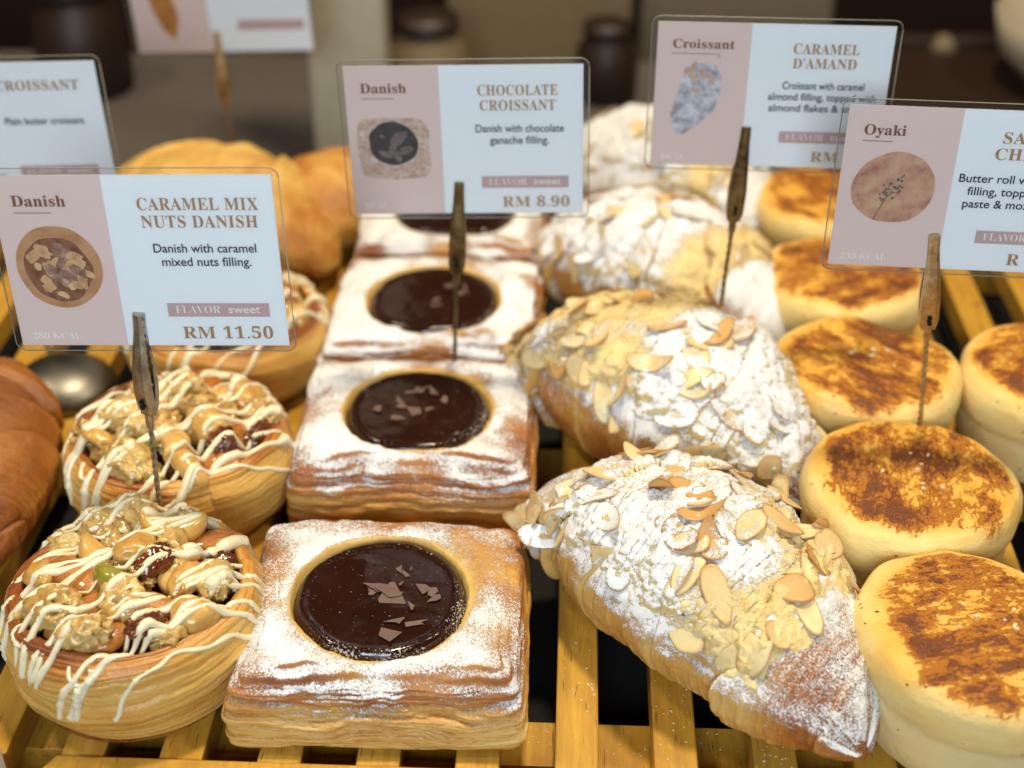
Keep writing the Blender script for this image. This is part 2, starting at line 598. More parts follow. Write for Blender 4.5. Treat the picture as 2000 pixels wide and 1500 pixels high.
tray = thing('slatted_tray', 'yellow slatted wooden tray carrying the rows of pastries', 'tray', (0, 0, 0))
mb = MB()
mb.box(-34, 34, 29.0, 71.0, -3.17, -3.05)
mb.build('gap_shade_sheet', M['dark'], tray)  # near-black sheet added under the slats to paint the gaps as deep shade
for i in range(-11, 12):
    x = 0.62 + 3.07 * i
    mb = MB()
    mb.box(x - 0.68, x + 0.68, 30.28, 70.2, -1.2, 0.0)
    mb.build('slat', M['wood'], tray, bevel=0.07)
for y0, y1 in ((31.6, 33.5), (47.0, 48.9), (66.0, 67.9)):
    mb = MB()
    mb.box(-33.6, 33.6, y0, y1, -2.9, -1.203)
    mb.build('cross_bar', M['wood'], tray, bevel=0.05)
mb = MB()
mb.add([(-16.4, 28.4, -2.9), (34, 28.4, -2.9), (34, 30.25, -2.9), (-15.5, 30.25, -2.9), (-16.4, 28.4, 0.1), (34, 28.4, 0.1), (34, 30.25, 0.1), (-15.5, 30.25, 0.1)],
       [(0, 3, 2, 1), (4, 5, 6, 7), (0, 1, 5, 4), (1, 2, 6, 5), (2, 3, 7, 6), (3, 0, 4, 7)])
mb.build('front_rail', M['wood'], tray, bevel=0.08)
mb = MB()
mb.box(-33.6, 33.6, 70.23, 71.8, -2.9, 0.1)
mb.build('back_rail', M['wood'], tray, bevel=0.08)

mb = MB()
mb.box(-24.0, -16.8, 27.2, 29.6, -3.17, 1.35)
tag(mb.build('plastic_strip', M['plastic'], bevel=0.1), 'white plastic edge strip at the bottom left of the tray', 'strip')

# things far behind, out of focus
mb = MB()
mb.box(-150, 150, 175, 215, -99.9, 20)
tag(mb.build('dark_cabinet', M['cabinet'], bevel=0.5), 'long dark brown cabinet filling the blurred background', 'cabinet')


# ------------------------------------------------------------------ chocolate danish
def square_danish(loc, rz, seed, label, res=1.0, a=4.52, b=4.05, H=2.75, sug=1.0, brown=0.0, ns_flakes=12, tilt=0.0, hole=2.78):
    root = thing('chocolate_danish', label, 'pastry', loc, rz, 'chocolate danishes in a row', rx=tilt)
    rng = np.random.default_rng(seed)
    nf, nr, ns = int(620 * res), int(110 * res), int(84 * res)
    ph = np.linspace(0, 2 * np.pi, nf, endpoint=False)[None, :]
    cx, sy = np.cos(ph), np.sin(ph)
    k = 22.0
    rout = (np.abs(cx / a) ** k + np.abs(sy / b) ** k) ** (-1 / k)
    rout = rout * (1 + 0.018 * fbm(cx * 1.6 + seed, sy * 1.6, seed, 3))
    hx, hy = 0.12 * math.sin(seed * 1.7), -0.05 + 0.10 * math.cos(seed * 2.3)
    hole = hole + 0.07 * math.sin(seed * 3.1)
    rows = []
    topscale = 0.955
    rho = np.linspace(0.0, 1, nr)[:, None] ** 0.8
    fr = ss(0.0, -0.9, sy)
    X = rho * rout * topscale * cx
    Y = rho * rout * topscale * sy * (1 - 0.045 * fr)
    d = np.hypot(X - hx, Y - hy) * (1 - 0.05 * fbm(cx * 1.4, sy * 1.4, seed + 4.0, 3))
    edge = (1 - rho) * rout * topscale
    Z = H + 0.15 * np.exp(-((d - hole - 0.8) / 0.7) ** 2) - 0.95 * ss(hole + 0.16, hole - 0.14, d)
    Z = Z + 0.16 * fbm(X * 0.55, Y * 0.55, seed, 3) + 0.05 * fbm(X * 2.2, Y * 2.2, seed + 2, 4)
    wob = 0.42 * fbm(X * 0.45 + 3, Y * 0.45, seed + 7, 4)
    front = 0.25 + 0.75 * ss(-0.1, -0.75, sy)
    q = edge + wob
    Z = Z - (0.20 + 0.36 * fr) * ss(0.9, -0.15, q) ** 1.6
    for c0, am in ((0.24, 0.13), (0.62, 0.17), (0.95, 0.10)):      # the folded layers ending before the edge
        g = front * np.clip(0.45 + 1.3 * fbm(X * 0.6 - c0 * 9, Y * 0.6, seed + c0 * 31, 2), 0, 1)
        t = (q - c0) / 0.15
        Z = Z + am * g * np.exp(-t * t) * (t > 0) + am * g * np.exp(-(t * 2.6) ** 2) * (t <= 0)
    top = np.stack(np.broadcast_arrays(X, Y, Z), -1)
    ztop = Z[-1:]
    v = np.linspace(0, 1, ns)[1:, None]
    u = np.broadcast_to(ph, (ns - 1, nf))
    U0, U1 = cx * 3.0, sy * 3.0
    warp = 0.17 * fbm(U0 * 0.7, U1 * 0.7, v * 1.2 + seed, 4) + 0.045 * fbm(U0 * 2.2, U1 * 2.2, v * 3 + seed + 3, 3)
    L = 6.0
    vv = np.clip(v + warp * np.sin(np.pi * np.clip(v, 0, 1)) ** 0.5, 0, 1.2)
    saw = (vv * L) % 1.0
    amp = 0.6 + 0.8 * fbm(U0 * 0.9, U1 * 0.9, np.floor(vv * L) * 3.1 + seed, 2)
    fine = (vv * 19.0 + 0.8 * vn(U0 * 0.6, U1 * 0.6, seed + 1.0)) % 1.0
    famp = np.clip(0.4 + 1.1 * fbm(U0 * 0.7, U1 * 0.7, vv * 9 + seed * 1.3, 3), 0, 1.3)
    lay = (np.sin(np.pi * saw) ** 0.5) * 0.17 * np.clip(amp, 0.1, 1.4) + (np.sin(np.pi * fine) ** 0.45 - 1) * 0.085 * famp
    fib = 0.055 * fbm(U0 * 1.8, U1 * 1.8, v * 30 + seed, 4) - 0.10 * ss(0.25, 0.5, fbm(U0 * 0.8, U1 * 0.8, v * 12 + seed * 2, 3))
    body = topscale + (1.0 - topscale) * ss(0, 0.55, v) + 0.018 * np.sin(v * np.pi) - 0.035 * ss(0.86, 1, v)
    rad = rout * body + lay + fib + 0.10 * fbm(U0 * 0.5, U1 * 0.5, v * 2.0 + seed + 9, 2)
    Zs = ztop * (1 - v) + 0.04 * fbm(U0, U1, v * 5, 2) * (1 - v)
    corner = ss(0.80, 1.0, np.abs(2 * cx * sy))
    rad = rad + corner * (0.16 * np.sin(np.pi * saw) - 0.10) * np.clip(0.4 + vn(np.floor(vv * L) * 5.7, np.sign(cx) * 3, seed), 0, 1.2)
    side = np.stack(np.broadcast_arrays(rad * cx, rad * sy * (1 - 0.045 * ss(0.0, -0.9, sy) * (1 - v) ** 1.2), Zs), -1)
    P = np.concatenate([top, side, side[-1:] * np.array([0.9, 0.9, 0]) + np.array([0, 0, 0.03])], 0)
    nR = P.shape[0]
    N = grid_normals(P, True)
    toast_t = 0.34 + 0.14 * ss(1.0, 0.0, q) + 0.24 * fbm(X * 0.8, Y * 0.8, seed + 20, 3) * ss(2.6, 0.4, edge) - 0.35 * ss(hole + 0.7, hole, d) + 0.2 * ss(0.5, 1.0, np.abs(cx * sy) * 2) * ss(1.4, 0, edge)
    side_tone = 0.14 + 0.42 * ss(0.50, 0.0, v) + 0.20 * (1 - np.sin(np.pi * saw)) ** 2 + 0.42 * famp * (1 - np.sin(np.pi * fine)) ** 2 + 0.5 * ss(0.88, 1.0, v) + 0.22 * fbm(U0, U1, v * 3 + seed, 3)  # browned towards the top and the foot, and coloured darker between layers
    toast = np.concatenate([np.broadcast_to(toast_t, (nr, nf)), side_tone, np.full((1, nf), 0.85)], 0) + brown
    nz = N[..., 2]
    XX, YY = P[..., 0], P[..., 1]
    patch = fbm(XX * 0.5 + seed * 3, YY * 0.5, P[..., 2] * 0.5, 3)
    sg = ss(0.15, 0.8, nz) * (0.78 + 0.70 * patch)
    dd = np.hypot(XX - hx, YY - hy)
    sg = sg * ss(hole + 0.06, hole + 0.30, dd) * (1 - 0.26 * ss(1.5, 0.1, np.concatenate([np.broadcast_to(edge, (nr, nf)), np.zeros((nR - nr, nf))], 0)))
    sg = sg + 0.30 * ss(0.1, -0.3, nz * 0 - 0.2) * 0
    sg = np.where(np.arange(nR)[:, None] >= nr, np.maximum(sg, 0.12 + 0.26 * patch) * ss(nR - 2, nr, np.arange(nR)[:, None] + 0.0), sg) * sug
    puv = np.stack(np.broadcast_arrays(u[:1] * 4.2, np.linspace(0, 1, nR)[:, None] * 5.0, 0.0), -1)
    puv[:nr] = np.stack([XX[:nr], YY[:nr], XX[:nr] * 0], -1) * np.array([1, 0.25, 1])
    me = mesh_np(P, grid_faces(nR, nf, True), {'toast': toast, 'sugar': np.clip(sg, 0, 1.2)}, {'puv': puv})
    link('laminated_dough', me, M['danish'], root)
    # the glossy filling: a dome with a rolled meniscus
    nf2 = int(160 * max(res, 0.5))
    ph2 = np.linspace(0, 2 * np.pi, nf2, endpoint=False)[None, :]
    rr = np.linspace(0, 1, 46)[:, None]
    R0 = hole + 0.10
    rad = rr * R0 * (1 + 0.05 * fbm(np.cos(ph2) * 1.4, np.sin(ph2) * 1.4, seed + 4.0, 3) + 0.008 * fbm(np.cos(ph2) * 6, np.sin(ph2) * 6, seed, 2))
    x, y = hx + rad * np.cos(ph2), hy + rad * np.sin(ph2)
    z = H + 0.12 - 0.08 * rr ** 2 - 0.36 * ss(0.90, 1.0, rr) + 0.05 * np.exp(-((rr - 0.88) / 0.05) ** 2) + 0.035 * fbm(x * 0.7, y * 0.7, seed, 3)
    dust = ss(0.72, 0.99, rr) * np.clip(0.35 + 0.9 * fbm(x * 0.7 + seed, y * 0.7, seed, 3), 0, 1)
    me = mesh_np(np.stack(np.broadcast_arrays(x, y, z), -1), grid_faces(46, nf2, True), {'sugar': dust + 0 * x})
    link('chocolate_filling', me, M['choc'], root)
    # shavings lying on it
    cxf, cyf = rng.uniform(0.1, 0.7), rng.uniform(0.1, 0.6)
    for i in range(ns_flakes):
        if i < ns_flakes * 0.6:
            px, py = cxf + rng.normal(0, 0.62), cyf + rng.normal(0, 0.48)
        else:
            px, py = rng.uniform(-1.9, 1.9), rng.uniform(-1.9, 1.4)
        s = rng.uniform(0.16, 0.58) if i else 0.72
        nn = rng.integers(5, 8)
        an = np.sort(rng.uniform(0, 2 * np.pi, nn))
        ra = rng.uniform(0.6, 1.0, nn) * s
        el = rng.uniform(0.4, 1.0)
        ro = rng.uniform(0, np.pi)
        zz = H + 0.125 - 0.08 * (np.hypot(px, py) / R0) ** 2 + 0.03 + 0.008 * i * (i < 7)
        tx, ty = rng.normal(0, 0.05, 2)
        m2 = MB()
        pts = []
        for aa, r_ in zip(an, ra):
            lx, ly = r_ * math.cos(aa), r_ * math.sin(aa) * el
            qx, qy = lx * math.cos(ro) - ly * math.sin(ro), lx * math.sin(ro) + ly * math.cos(ro)
            pts.append((hx + px + qx, hy + py + qy, zz + qx * tx + qy * ty))
        n_ = len(pts)
        m2.add(pts + [(p[0], p[1], p[2] + 0.02) for p in pts], [tuple(range(n_ - 1, -1, -1)), tuple(range(n_, 2 * n_))] + [(j, (j + 1) % n_, (j + 1) % n_ + n_, j + n_) for j in range(n_)])
        m2.build('chocolate_shaving', M['flake'], root)
    return root


square_danish((-5.70, 34.95, 0), R(1.0), 3, 'chocolate danish nearest the camera, crisp layers and full round chocolate pool', 1.0, ns_flakes=18)
square_danish((-5.78, 45.75, 0), R(0.5), 8, 'browner sugar dusted chocolate danish second from the front, toasted front layers', 0.9, brown=0.10, sug=1.05, b=3.95, ns_flakes=12)
square_danish((-5.85, 54.4, 0), R(-1), 13, 'blurred chocolate danish behind the clip wire, third in its row', 0.5, sug=1.25, ns_flakes=6)
square_danish((-5.75, 63.2, 0), R(2), 19, 'blurred chocolate danish half hidden under the chocolate croissant card', 0.4, sug=1.25, ns_flakes=4)


# ------------------------------------------------------------------ nut danish
def lump(n1, n2, fx, jit, seed, freq, kind='b'):
    """closed lumpy ellipsoid in cm, poles on x"""
    th = np.linspace(0, np.pi, n1)[:, None]
    ph = np.linspace(0, 2 * np.pi, n2, endpoint=False)[None, :]
    x, y, z = np.broadcast_arrays(np.cos(th), np.sin(th) * np.cos(ph), np.sin(th) * np.sin(ph))
    if kind == 'ridge':
        r = 1 + jit * (1 - 2 * np.abs(fbm(x * freq, y * freq, z * freq + seed, 3))) - jit * 0.5
        r = r - 0.22 * np.exp(-(y / 0.16) ** 2) * (z > -0.2)
    else:
        r = 1 + jit * fbm(x * freq, y * freq, z * freq + seed, 3)
    return np.stack([x * r * fx[0], y * r * fx[1], z * r * fx[2]], -1)


def nut_mesh(kind, seed):
    rng = np.random.default_rng(seed)
    n1, n2 = 22, 26
    k = rng.uniform(1.1, 1.5)
    if kind == 'walnut':
        n1, n2 = 34, 40
        P = lump(n1, n2, (0.74 * k, 0.54 * k, 0.42 * k), 0.40, seed, 2.3, 'ridge')
    elif kind == 'almond':
        P = lump(n1, n2, (0.86 * k, 0.50 * k, 0.33 * k), 0.05, seed, 3)
        P[..., 1:] *= (1 - 0.32 * np.clip(P[..., :1] / 0.86, -0.3, 1))
        ang = np.arctan2(P[..., 2], P[..., 1])
        P[..., 1:] *= (1 + 0.03 * np.sin(ang * 13 + seed))[..., None]
    elif kind == 'cashew':
        P = lump(n1, n2, (0.92 * k, 0.42 * k, 0.36 * k), 0.05, seed, 2.5)
        sn = np.sin(np.linspace(0.001, np.pi - 0.001, n1))[:, None, None]
        P[..., 1:] *= np.minimum(sn ** -0.5, 3.0)
        b = P[..., 0] / 1.0
        P[..., 1] += 0.36 * (1 - b * b) - 0.2
        P[..., 0] *= 0.84
        P[..., 1:] *= (1 + 0.18 * b)[..., None]
    elif kind == 'macadamia':
        P = lump(n1, n2, (0.58 * k, 0.46 * k, 0.40 * k), 0.26, seed, 1.9)
        P[..., 2] = np.where(P[..., 2] < -0.08, -0.08 + 0.25 * (P[..., 2] + 0.08), P[..., 2])
        P[..., 1] *= 1 - 0.25 * P[..., 0]
    elif kind == 'pistachio':
        P = lump(n1, n2, (0.58 * k, 0.32 * k, 0.30 * k), 0.12, seed, 3)
    else:
        P = lump(n1, n2, (0.60 * k, 0.42 * k, 0.36 * k), 0.35, seed, 3.2, 'ridge')
    return P, grid_faces(n1, n2, True)


NUTMAT = {'walnut': 'walnut', 'almond': 'almond', 'cashew': 'cashew', 'macadamia': 'hazel', 'pistachio': 'pista', 'raisin': 'pecan'}


def nut_danish(loc, rz, seed, label, res=1.0, R0=4.15, H=3.55, nnuts=46, strokes=15, sdir=R(38), tilt=(0, 0), swirl=False):
    root = thing('nut_danish', label, 'pastry', loc, rz, 'caramel nut danishes in a row', rx=tilt[0], ry=tilt[1])
    rng = np.random.default_rng(seed)
    nf, nr = int(560 * res), int(190 * res)
    ph = np.linspace(0, 2 * np.pi, nf, endpoint=False)[None, :]
    t = np.linspace(0, 1, nr)
    ctrl = np.array([[0.86, 0.03], [0.94, 0.12], [1.0, 0.33], [1.03, 0.52], [1.01, 0.72], [0.965, 0.88], [0.90, 0.975], [0.845, 0.985], [0.805, 0.92], [0.785, 0.80], [0.70, 0.70], [0.3, 0.66], [0.0, 0.66]])
    tk = np.linspace(0, 1, len(ctrl))
    pr = np.interp(t, tk, ctrl[:, 0])
    pz = np.interp(t, tk, ctrl[:, 1])
    ker = np.ones(int(21 * res) | 1)
    ker /= ker.sum()
    hw = len(ker) // 2
    pr = np.convolve(np.pad(pr, hw, 'edge'), ker, 'valid')[:, None] * R0
    pz = np.convolve(np.pad(pz, hw, 'edge'), ker, 'valid')[:, None] * H
    T = t[:, None]
    cx, sy = np.cos(ph), np.sin(ph)
    out = ss(0.56, 0.44, T)
    slope = 0.06 * np.sin(ph + seed) + 0.05 * (ph / (2 * np.pi))
    lv = T + slope + 0.045 * fbm(cx * 1.5, sy * 1.5, T * 4 + seed, 4) + 0.008 * fbm(cx * 5, sy * 5, T * 9 + seed, 3)
    L = 19.0
    s_ = (lv * L) % 1.0
    fl = np.floor(lv * L)
    am = np.clip(0.65 + 0.8 * vn(cx * 1.5 + fl * 7.7, sy * 1.5, fl * 3.3 + seed), 0.1, 1.5)
    fine = (lv * 40 + 1.2 * vn(cx * 1.2, sy * 1.2, seed + 2.0)) % 1.0
    famp = np.clip(0.1 + 1.3 * fbm(cx * 1.3, sy * 1.3, lv * 7 + seed, 3), 0, 1.2)
    lay = (np.sin(np.pi * s_) ** 0.6 - 0.5) * 0.05 * am + (np.sin(np.pi * fine) ** 0.45 - 1) * 0.06 * famp
    big = 0.22 * fbm(cx * 1.1, sy * 1.1, T * 2 + seed, 3) + 0.05 * np.sin(lv * 34 + 2 * vn(cx, sy, seed)) 
    fibre = 0.018 * fbm(cx * 2.2, sy * 2.2, lv * 110, 3)
    rad = pr + (lay + fibre + big) * (0.25 + 0.75 * ss(0.70, 0.5, T)) * ss(1.0, 0.7, T)
    z = pz + (0.12 * fbm(cx * 1.3, sy * 1.3, seed + 5, 3) + 0.4 * lay) * ss(0.1, 0.5, T) * ss(0.95, 0.7, T)
    P = np.stack(np.broadcast_arrays(rad * cx, rad * sy, z), -1)
    P[0, :, 2] = 0.02
    toast = 0.30 * famp * (1 - np.sin(np.pi * fine)) ** 2 * out + 0.19 + 0.62 * ss(0.30, 0.54, T) * (0.8 + 0.4 * vn(cx * 1.3, sy * 1.3, seed)) + 0.12 * ss(0.64, 0.75, T) + 0.55 * ss(0.10, 0.0, T) + 0.12 * (1 - np.sin(np.pi * s_)) ** 2 * out + 0.25 * fbm(cx * 1.2, sy * 1.2, lv * 12 + seed, 3)  # browned rim and foot, with darker colour between the layers
    puv = np.stack(np.broadcast_arrays(ph * 4.2, lv * 8.0, 0.0), -1)
    me = mesh_np(P[::-1], grid_faces(nr, nf, True), {'toast': toast[::-1]}, {'puv': puv[::-1]})
    link('coiled_dough', me, M['nutdough'], root)
    allV = [P[::-1].reshape(-1, 3)]
    allF = [grid_faces(nr, nf, True)]
    base = nr * nf
    # caramel bed
    n1, n2 = 30, 90
    rr = np.linspace(0, 1, n1)[:, None]
    p2 = np.linspace(0, 2 * np.pi, n2, endpoint=False)[None, :]
    x, y = rr * R0 * 0.80 * np.cos(p2), rr * R0 * 0.80 * np.sin(p2)
    zc = H * 0.80 + 0.45 * (1 - rr ** 2) + 0.22 * fbm(x * 0.9, y * 0.9, seed, 3)
    C = np.stack(np.broadcast_arrays(x, y, zc), -1)
    link('caramel_filling', mesh_np(C, grid_faces(n1, n2, True)), M['caramel'], root)
    allV.append(C.reshape(-1, 3))
    allF.append(grid_faces(n1, n2, True) + base)
    base += n1 * n2
    kinds = ['walnut'] * 13 + ['almond'] * 8 + ['cashew'] * 4 + ['macadamia'] * 5 + ['pistachio'] * 2 + ['raisin'] * 2
    placed = []
    for i in range(nnuts):
        kind = kinds[rng.integers(len(kinds))]
        best = None
        for _ in range(14):
            r_ = R0 * 0.73 * math.sqrt(rng.uniform(0, 1))
            a_ = rng.uniform(0, 2 * np.pi)
            q = (r_ * math.cos(a_), r_ * math.sin(a_))
            dmin = min([math.hypot(q[0] - p[0], q[1] - p[1]) for p in placed], default=9)
            if best is None or dmin > best[0]:
                best = (dmin, q, r_)
        q, r_ = best[1], best[2]
        placed.append(q)
        zz = H * 0.82 + 0.62 * (1 - (r_ / (R0 * 0.78)) ** 2) + (0.22 if i < nnuts * 0.6 else 0.62)
        Pn, Fn = nut_mesh(kind, seed * 100 + i)
        e = Quaternion((0, 0, 1), rng.uniform(0, 6.28)) @ Quaternion((1, 0, 0), rng.normal(0, 0.45)) @ Quaternion((0, 1, 0), rng.normal(0, 0.12 if kind == 'cashew' else 0.32))
        Rm = np.array(e.to_matrix())
        o = link(kind, mesh_np(Pn, Fn), M[NUTMAT[kind]], root)
        o.rotation_mode = 'QUATERNION'
        o.rotation_quaternion = e
        o.location = (q[0] * CM, q[1] * CM, zz * CM)
        Vn = Pn.reshape(-1, 3) @ Rm.T + np.array([q[0], q[1], zz])
        allV.append(Vn)
        allF.append(Fn + base)
        base += len(Vn)
    bvh = BVHTree.FromPolygons(np.concatenate(allV).tolist(), np.concatenate(allF).tolist())
    # white chocolate drizzled in zigzag strokes, draped by dropping each point on the pastry
    mb = MB()

    def drop(x, y):
        r_ = math.hypot(x, y)
        tilt_in = 0.0 if True else 0
        d = Vector((-x / max(r_, 1e-6) * tilt_in, -y / max(r_, 1e-6) * tilt_in, -1)).normalized()
        o_ = Vector((x, y, H + 0.6)) - d * 4
        if r_ > R0 * 0.90:
            e_ = r_ - R0 * 0.90
            d = Vector((-x / r_, -y / r_, -0.45)).normalized()
            o_ = Vector((x / r_ * R0 * 0.94, y / r_ * R0 * 0.94, H * 0.96 - e_ * 1.5)) - d * 3
        h = bvh.ray_cast(o_, d)
        return h[0], h[1]

    def stroke(pts, w):
        hit = [drop(*p) for p in pts]
        seg, segs = [], []
        for h, nn in hit:
            if h is None or h.z < 0.35:
                if len(seg) > 4:
                    segs.append(seg)
                seg = []
            else:
                seg.append((h, nn))
        if len(seg) > 4:
            segs.append(seg)
        for sg in segs:
            z = np.array([tuple(h) for h, _ in sg])
            k = 5
            zp = np.pad(z, ((k, k), (0, 0)), 'edge')
            mx = np.array([zp[i:i + 2 * k + 1, 2].max() for i in range(len(z))])
            sag = z.copy()
            flatm = np.array([nn.z for _, nn in sg]) > 0.25
            sag[:, 2] = np.where(flatm, 0.35 * z[:, 2] + 0.65 * mx, z[:, 2])
            sp = np.pad(sag, ((3, 3), (0, 0)), 'edge')
            sm = sum(sp[i:i + len(z)] for i in range(7)) / 7
            off = np.array([tuple(nn) for _, nn in sg]) * 0.015
            sm = sm + off
            wl = w * (1 + 0.45 * np.array([float(vn(i * 0.13, seed, w * 50)) for i in range(len(z))]))
            wl = wl * np.where(flatm, 1.0, 0.72)
            wl[0] *= 0.5
            wl[-1] *= 0.75
            mb.tube([tuple(p) for p in sm], wl, 10)

    span = R0 * 2.15
    for i in range(strokes):
        off = (i + 0.5) / strokes * 2 * R0 * 0.99 - R0 * 0.99 + rng.normal(0, 0.20)
        half = math.sqrt(max(0.3, (R0 * 1.24) ** 2 - off ** 2)) * rng.uniform(0.90, 1.08)
        da = sdir + rng.normal(0, 0.07)
        ux, uy = math.cos(da), math.sin(da)
        nseg = 110
        pts = []
        a0 = rng.uniform(0, 6)
        for j in range(nseg):
            s0 = -half + 2 * half * j / (nseg - 1)
            wv = 0.24 * float(vn(s0 * 0.8 + a0 * 9, i * 3.7, seed)) + 0.07 * float(vn(s0 * 2.6, i * 5.1, seed))
            pts.append((ux * s0 - uy * (off + wv), uy * s0 + ux * (off + wv)))
        stroke(pts, rng.uniform(0.10, 0.185))
    for i in range(max(3, strokes // 4)):           # short turns where the strokes double back
        a_ = sdir + rng.normal(0, 0.35) + (math.pi if rng.random() < 0.5 else 0)
        rr_ = R0 * rng.uniform(0.75, 0.98)
        cx_, cy_ = rr_ * math.cos(a_), rr_ * math.sin(a_)
        pts = [(cx_ + 0.45 * math.cos(w_) * 0.8, cy_ + 0.35 * math.sin(w_)) for w_ in np.linspace(a_ - 1.8, a_ + 1.8, 40)]
        stroke(pts, rng.uniform(0.09, 0.13))
    for i in range(4):                              # pools where the drizzle was heaviest
        da = sdir + rng.normal(0, 0.2)
        o0, a0, ln = rng.uniform(-0.7, 0.7) * R0, rng.uniform(0.25, 0.6) * R0, rng.uniform(1.2, 2.2)
        pts = [(math.cos(da) * t_ - math.sin(da) * o0, math.sin(da) * t_ + math.cos(da) * o0) for t_ in np.linspace(a0, a0 + ln, 34)]
        stroke(pts, rng.uniform(0.20, 0.30))
    mb.build('white_chocolate_drizzle', M['icing'], root, smooth=True)
    return root


nut_danish((-13.75, 34.45, 0), R(20), 5, 'nut danish at the front left corner, heaviest white drizzle running down its side', 1.0, 4.1, 3.7, 33, 18, R(20))
nut_danish((-14.45, 43.35, 0), R(-60), 11, 'nut danish behind the front one, under the caramel nuts card and clip', 0.9, 4.2, 3.5, 30, 13, R(108))
nut_danish((-14.6, 52.6, 0), R(130), 23, 'blurred pale nut danish hidden behind the caramel nuts card', 0.5, 4.3, 3.3, 24, 10, R(-80))


# ------------------------------------------------------------------ croissants
def croissant(loc, rz, seed, label, L=14.5, hw=3.3, ht=4.8, res=1.0, almond=True, flakes=70, mat='croissant', brown=0.0, bend=0.9, sug=1.0,
              fibre=0.03, cluster=None, name='almond_croissant', cat='croissant', group='almond croissants in a row', white=(-0.9, 0.25), toprange=(-0.88, 0.62)):
    root = thing(name, label, cat, loc, rz, group)
    rng = np.random.default_rng(seed)
    nS, nP = int(330 * res), int(300 * res)
    s = np.linspace(-0.995, 0.995, nS)[:, None]
    ps = np.linspace(0, 2 * np.pi, nP, endpoint=False)[None, :]

    def surf(s, ps, off=0.0):
        env = (1 - np.abs(s) ** 2.3) ** 0.62
        side = np.cos(ps)
        k = s * 2.3 + 0.55 * side * np.sign(s) * (1 - np.abs(s)) + 0.22 * vn(s * 2.5 + np.cos(ps) * 1.3, np.sin(ps) * 1.3 + seed)
        saw = np.abs(k) % 1.0
        step = (1 - saw) * 0.13 - 0.05 * np.exp(-(np.minimum(saw, 1 - saw) / 0.03) ** 2)
        rr = env * (1 + step) + 0.075 * fbm(s * 3.2, np.cos(ps) * 1.4, np.sin(ps) * 1.4 + seed, 4)
        fib = ((0.014 if almond else 0.002) + fibre * ss(0.25, 0.8, np.abs(s))) * fbm(s * 60 + 2.5 * side, np.cos(ps) * 1.3, np.sin(ps) * 1.3 + seed, 3)
        if not almond:
            rr = rr + 0.018 * env * fbm(s * 11, np.cos(ps) * 4, np.sin(ps) * 4 + seed, 3)
        rr = np.maximum(rr + fib * env, 0.02)
        y = hw * rr * side + off * side
        zz = ht * 0.54 * (1 + np.sin(ps) * rr * (0.93 + 0.07 * env)) + off * np.sin(ps) - ht * 0.54 * (1 - env) * 0.55
        zz = np.where(zz < 0.12, 0.12 - 0.1 * np.tanh((0.12 - zz) * 1.0), zz)
        x = s * L / 2 + 0.12 * fbm(s * 2, np.cos(ps), np.sin(ps) + seed, 2)
        y = y - bend * (s ** 2 - 0.35)
        P = np.stack(np.broadcast_arrays(x, y, zz), -1)
        return P, saw, env + 0 * fib, fib + 0 * s

    P, saw, env, fibv = surf(s, ps)
    P[0] = P[0].mean(0)
    P[-1] = P[-1].mean(0)
    N = grid_normals(P, True)
    if N[nS // 2, nP // 4, 2] < 0:
        N = -N
    nz = N[..., 2]
    toast = 0.34 + 0.22 * ss(0.0, 0.8, nz) + 0.36 * ss(0.62, 0.95, np.abs(s)) - 0.16 * np.exp(-(saw / 0.10) ** 2) + 0.10 * saw + 0.25 * fbm(P[..., 0] * 0.5, P[..., 1] * 0.5, P[..., 2] * 0.5 + seed, 3) - 0.28 * ss(1.6, 0.4, P[..., 2]) * ss(0.95, 0.7, np.abs(s)) + brown - (4.0 if almond else 1.6) * fibv * ss(0.35, 0.7, np.abs(s)) + (0.0 if almond else 0.22) * np.exp(-(saw / 0.10) ** 2)
    patch = fbm(P[..., 0] * 0.35 + seed, P[..., 1] * 0.35, P[..., 2] * 0.35, 3)
    sg = (ss(-0.1, 0.75, nz) * (0.62 + 0.55 * patch) + 0.24) * sug
    puv = np.stack(np.broadcast_arrays(s * L / 2 + 0.35 * np.cos(ps), ps * 2.5, 0.0), -1)
    F = grid_faces(nS, nP, True)
    me = mesh_np(P, F[:, ::-1], {'toast': np.minimum(toast, 0.80), 'sugar': np.clip(sg, 0, 1.1)}, {'puv': puv})
    link('croissant_dough', me, M[mat], root)
    if not almond:
        return root
    # baked almond paste crust over the back
    s0, s1 = toprange
    nS2, nP2 = int(260 * res), int(210 * res)
    sa = np.linspace(s0 - 0.06, s1 + 0.10, nS2)[:, None]
    pa = np.linspace(R(2), R(178), nP2)[None, :]
    P0, _, en, _ = surf(sa, pa)
    N0 = grid_normals(P0, False)
    if N0[nS2 // 2, nP2 // 2, 2] < 0:
        N0 = -N0
    X0, Y0, Z0 = P0[..., 0], P0[..., 1], P0[..., 2]
    mask = np.minimum(np.minimum((sa - s0) / 0.10, (s1 - sa) / 0.14), (1.18 - np.abs(pa - np.pi / 2)) / 0.28)
    mask = mask + 1.1 * fbm(X0 * 0.55, Y0 * 0.55, Z0 * 0.55 + seed, 4, 0.6)
    cell = fbm(X0 * 1.6, Y0 * 1.6, Z0 * 1.6 + seed, 4, 0.6)
    th = np.clip(mask, -0.6, 1) * 0.22 + (0.24 * cell + 0.09 * fbm(X0 * 5, Y0 * 5, Z0 * 5 + seed, 3)) * ss(-0.2, 0.6, mask)
    P1 = P0 + N0 * th[..., None]
    N1 = grid_normals(P1, False)
    if N1[nS2 // 2, nP2 // 2, 2] < 0:
        N1 = -N1
    wz = ss(white[0] - 0.15, white[0] + 0.1, sa) * ss(white[1] + 0.25, white[1] - 0.1, sa)

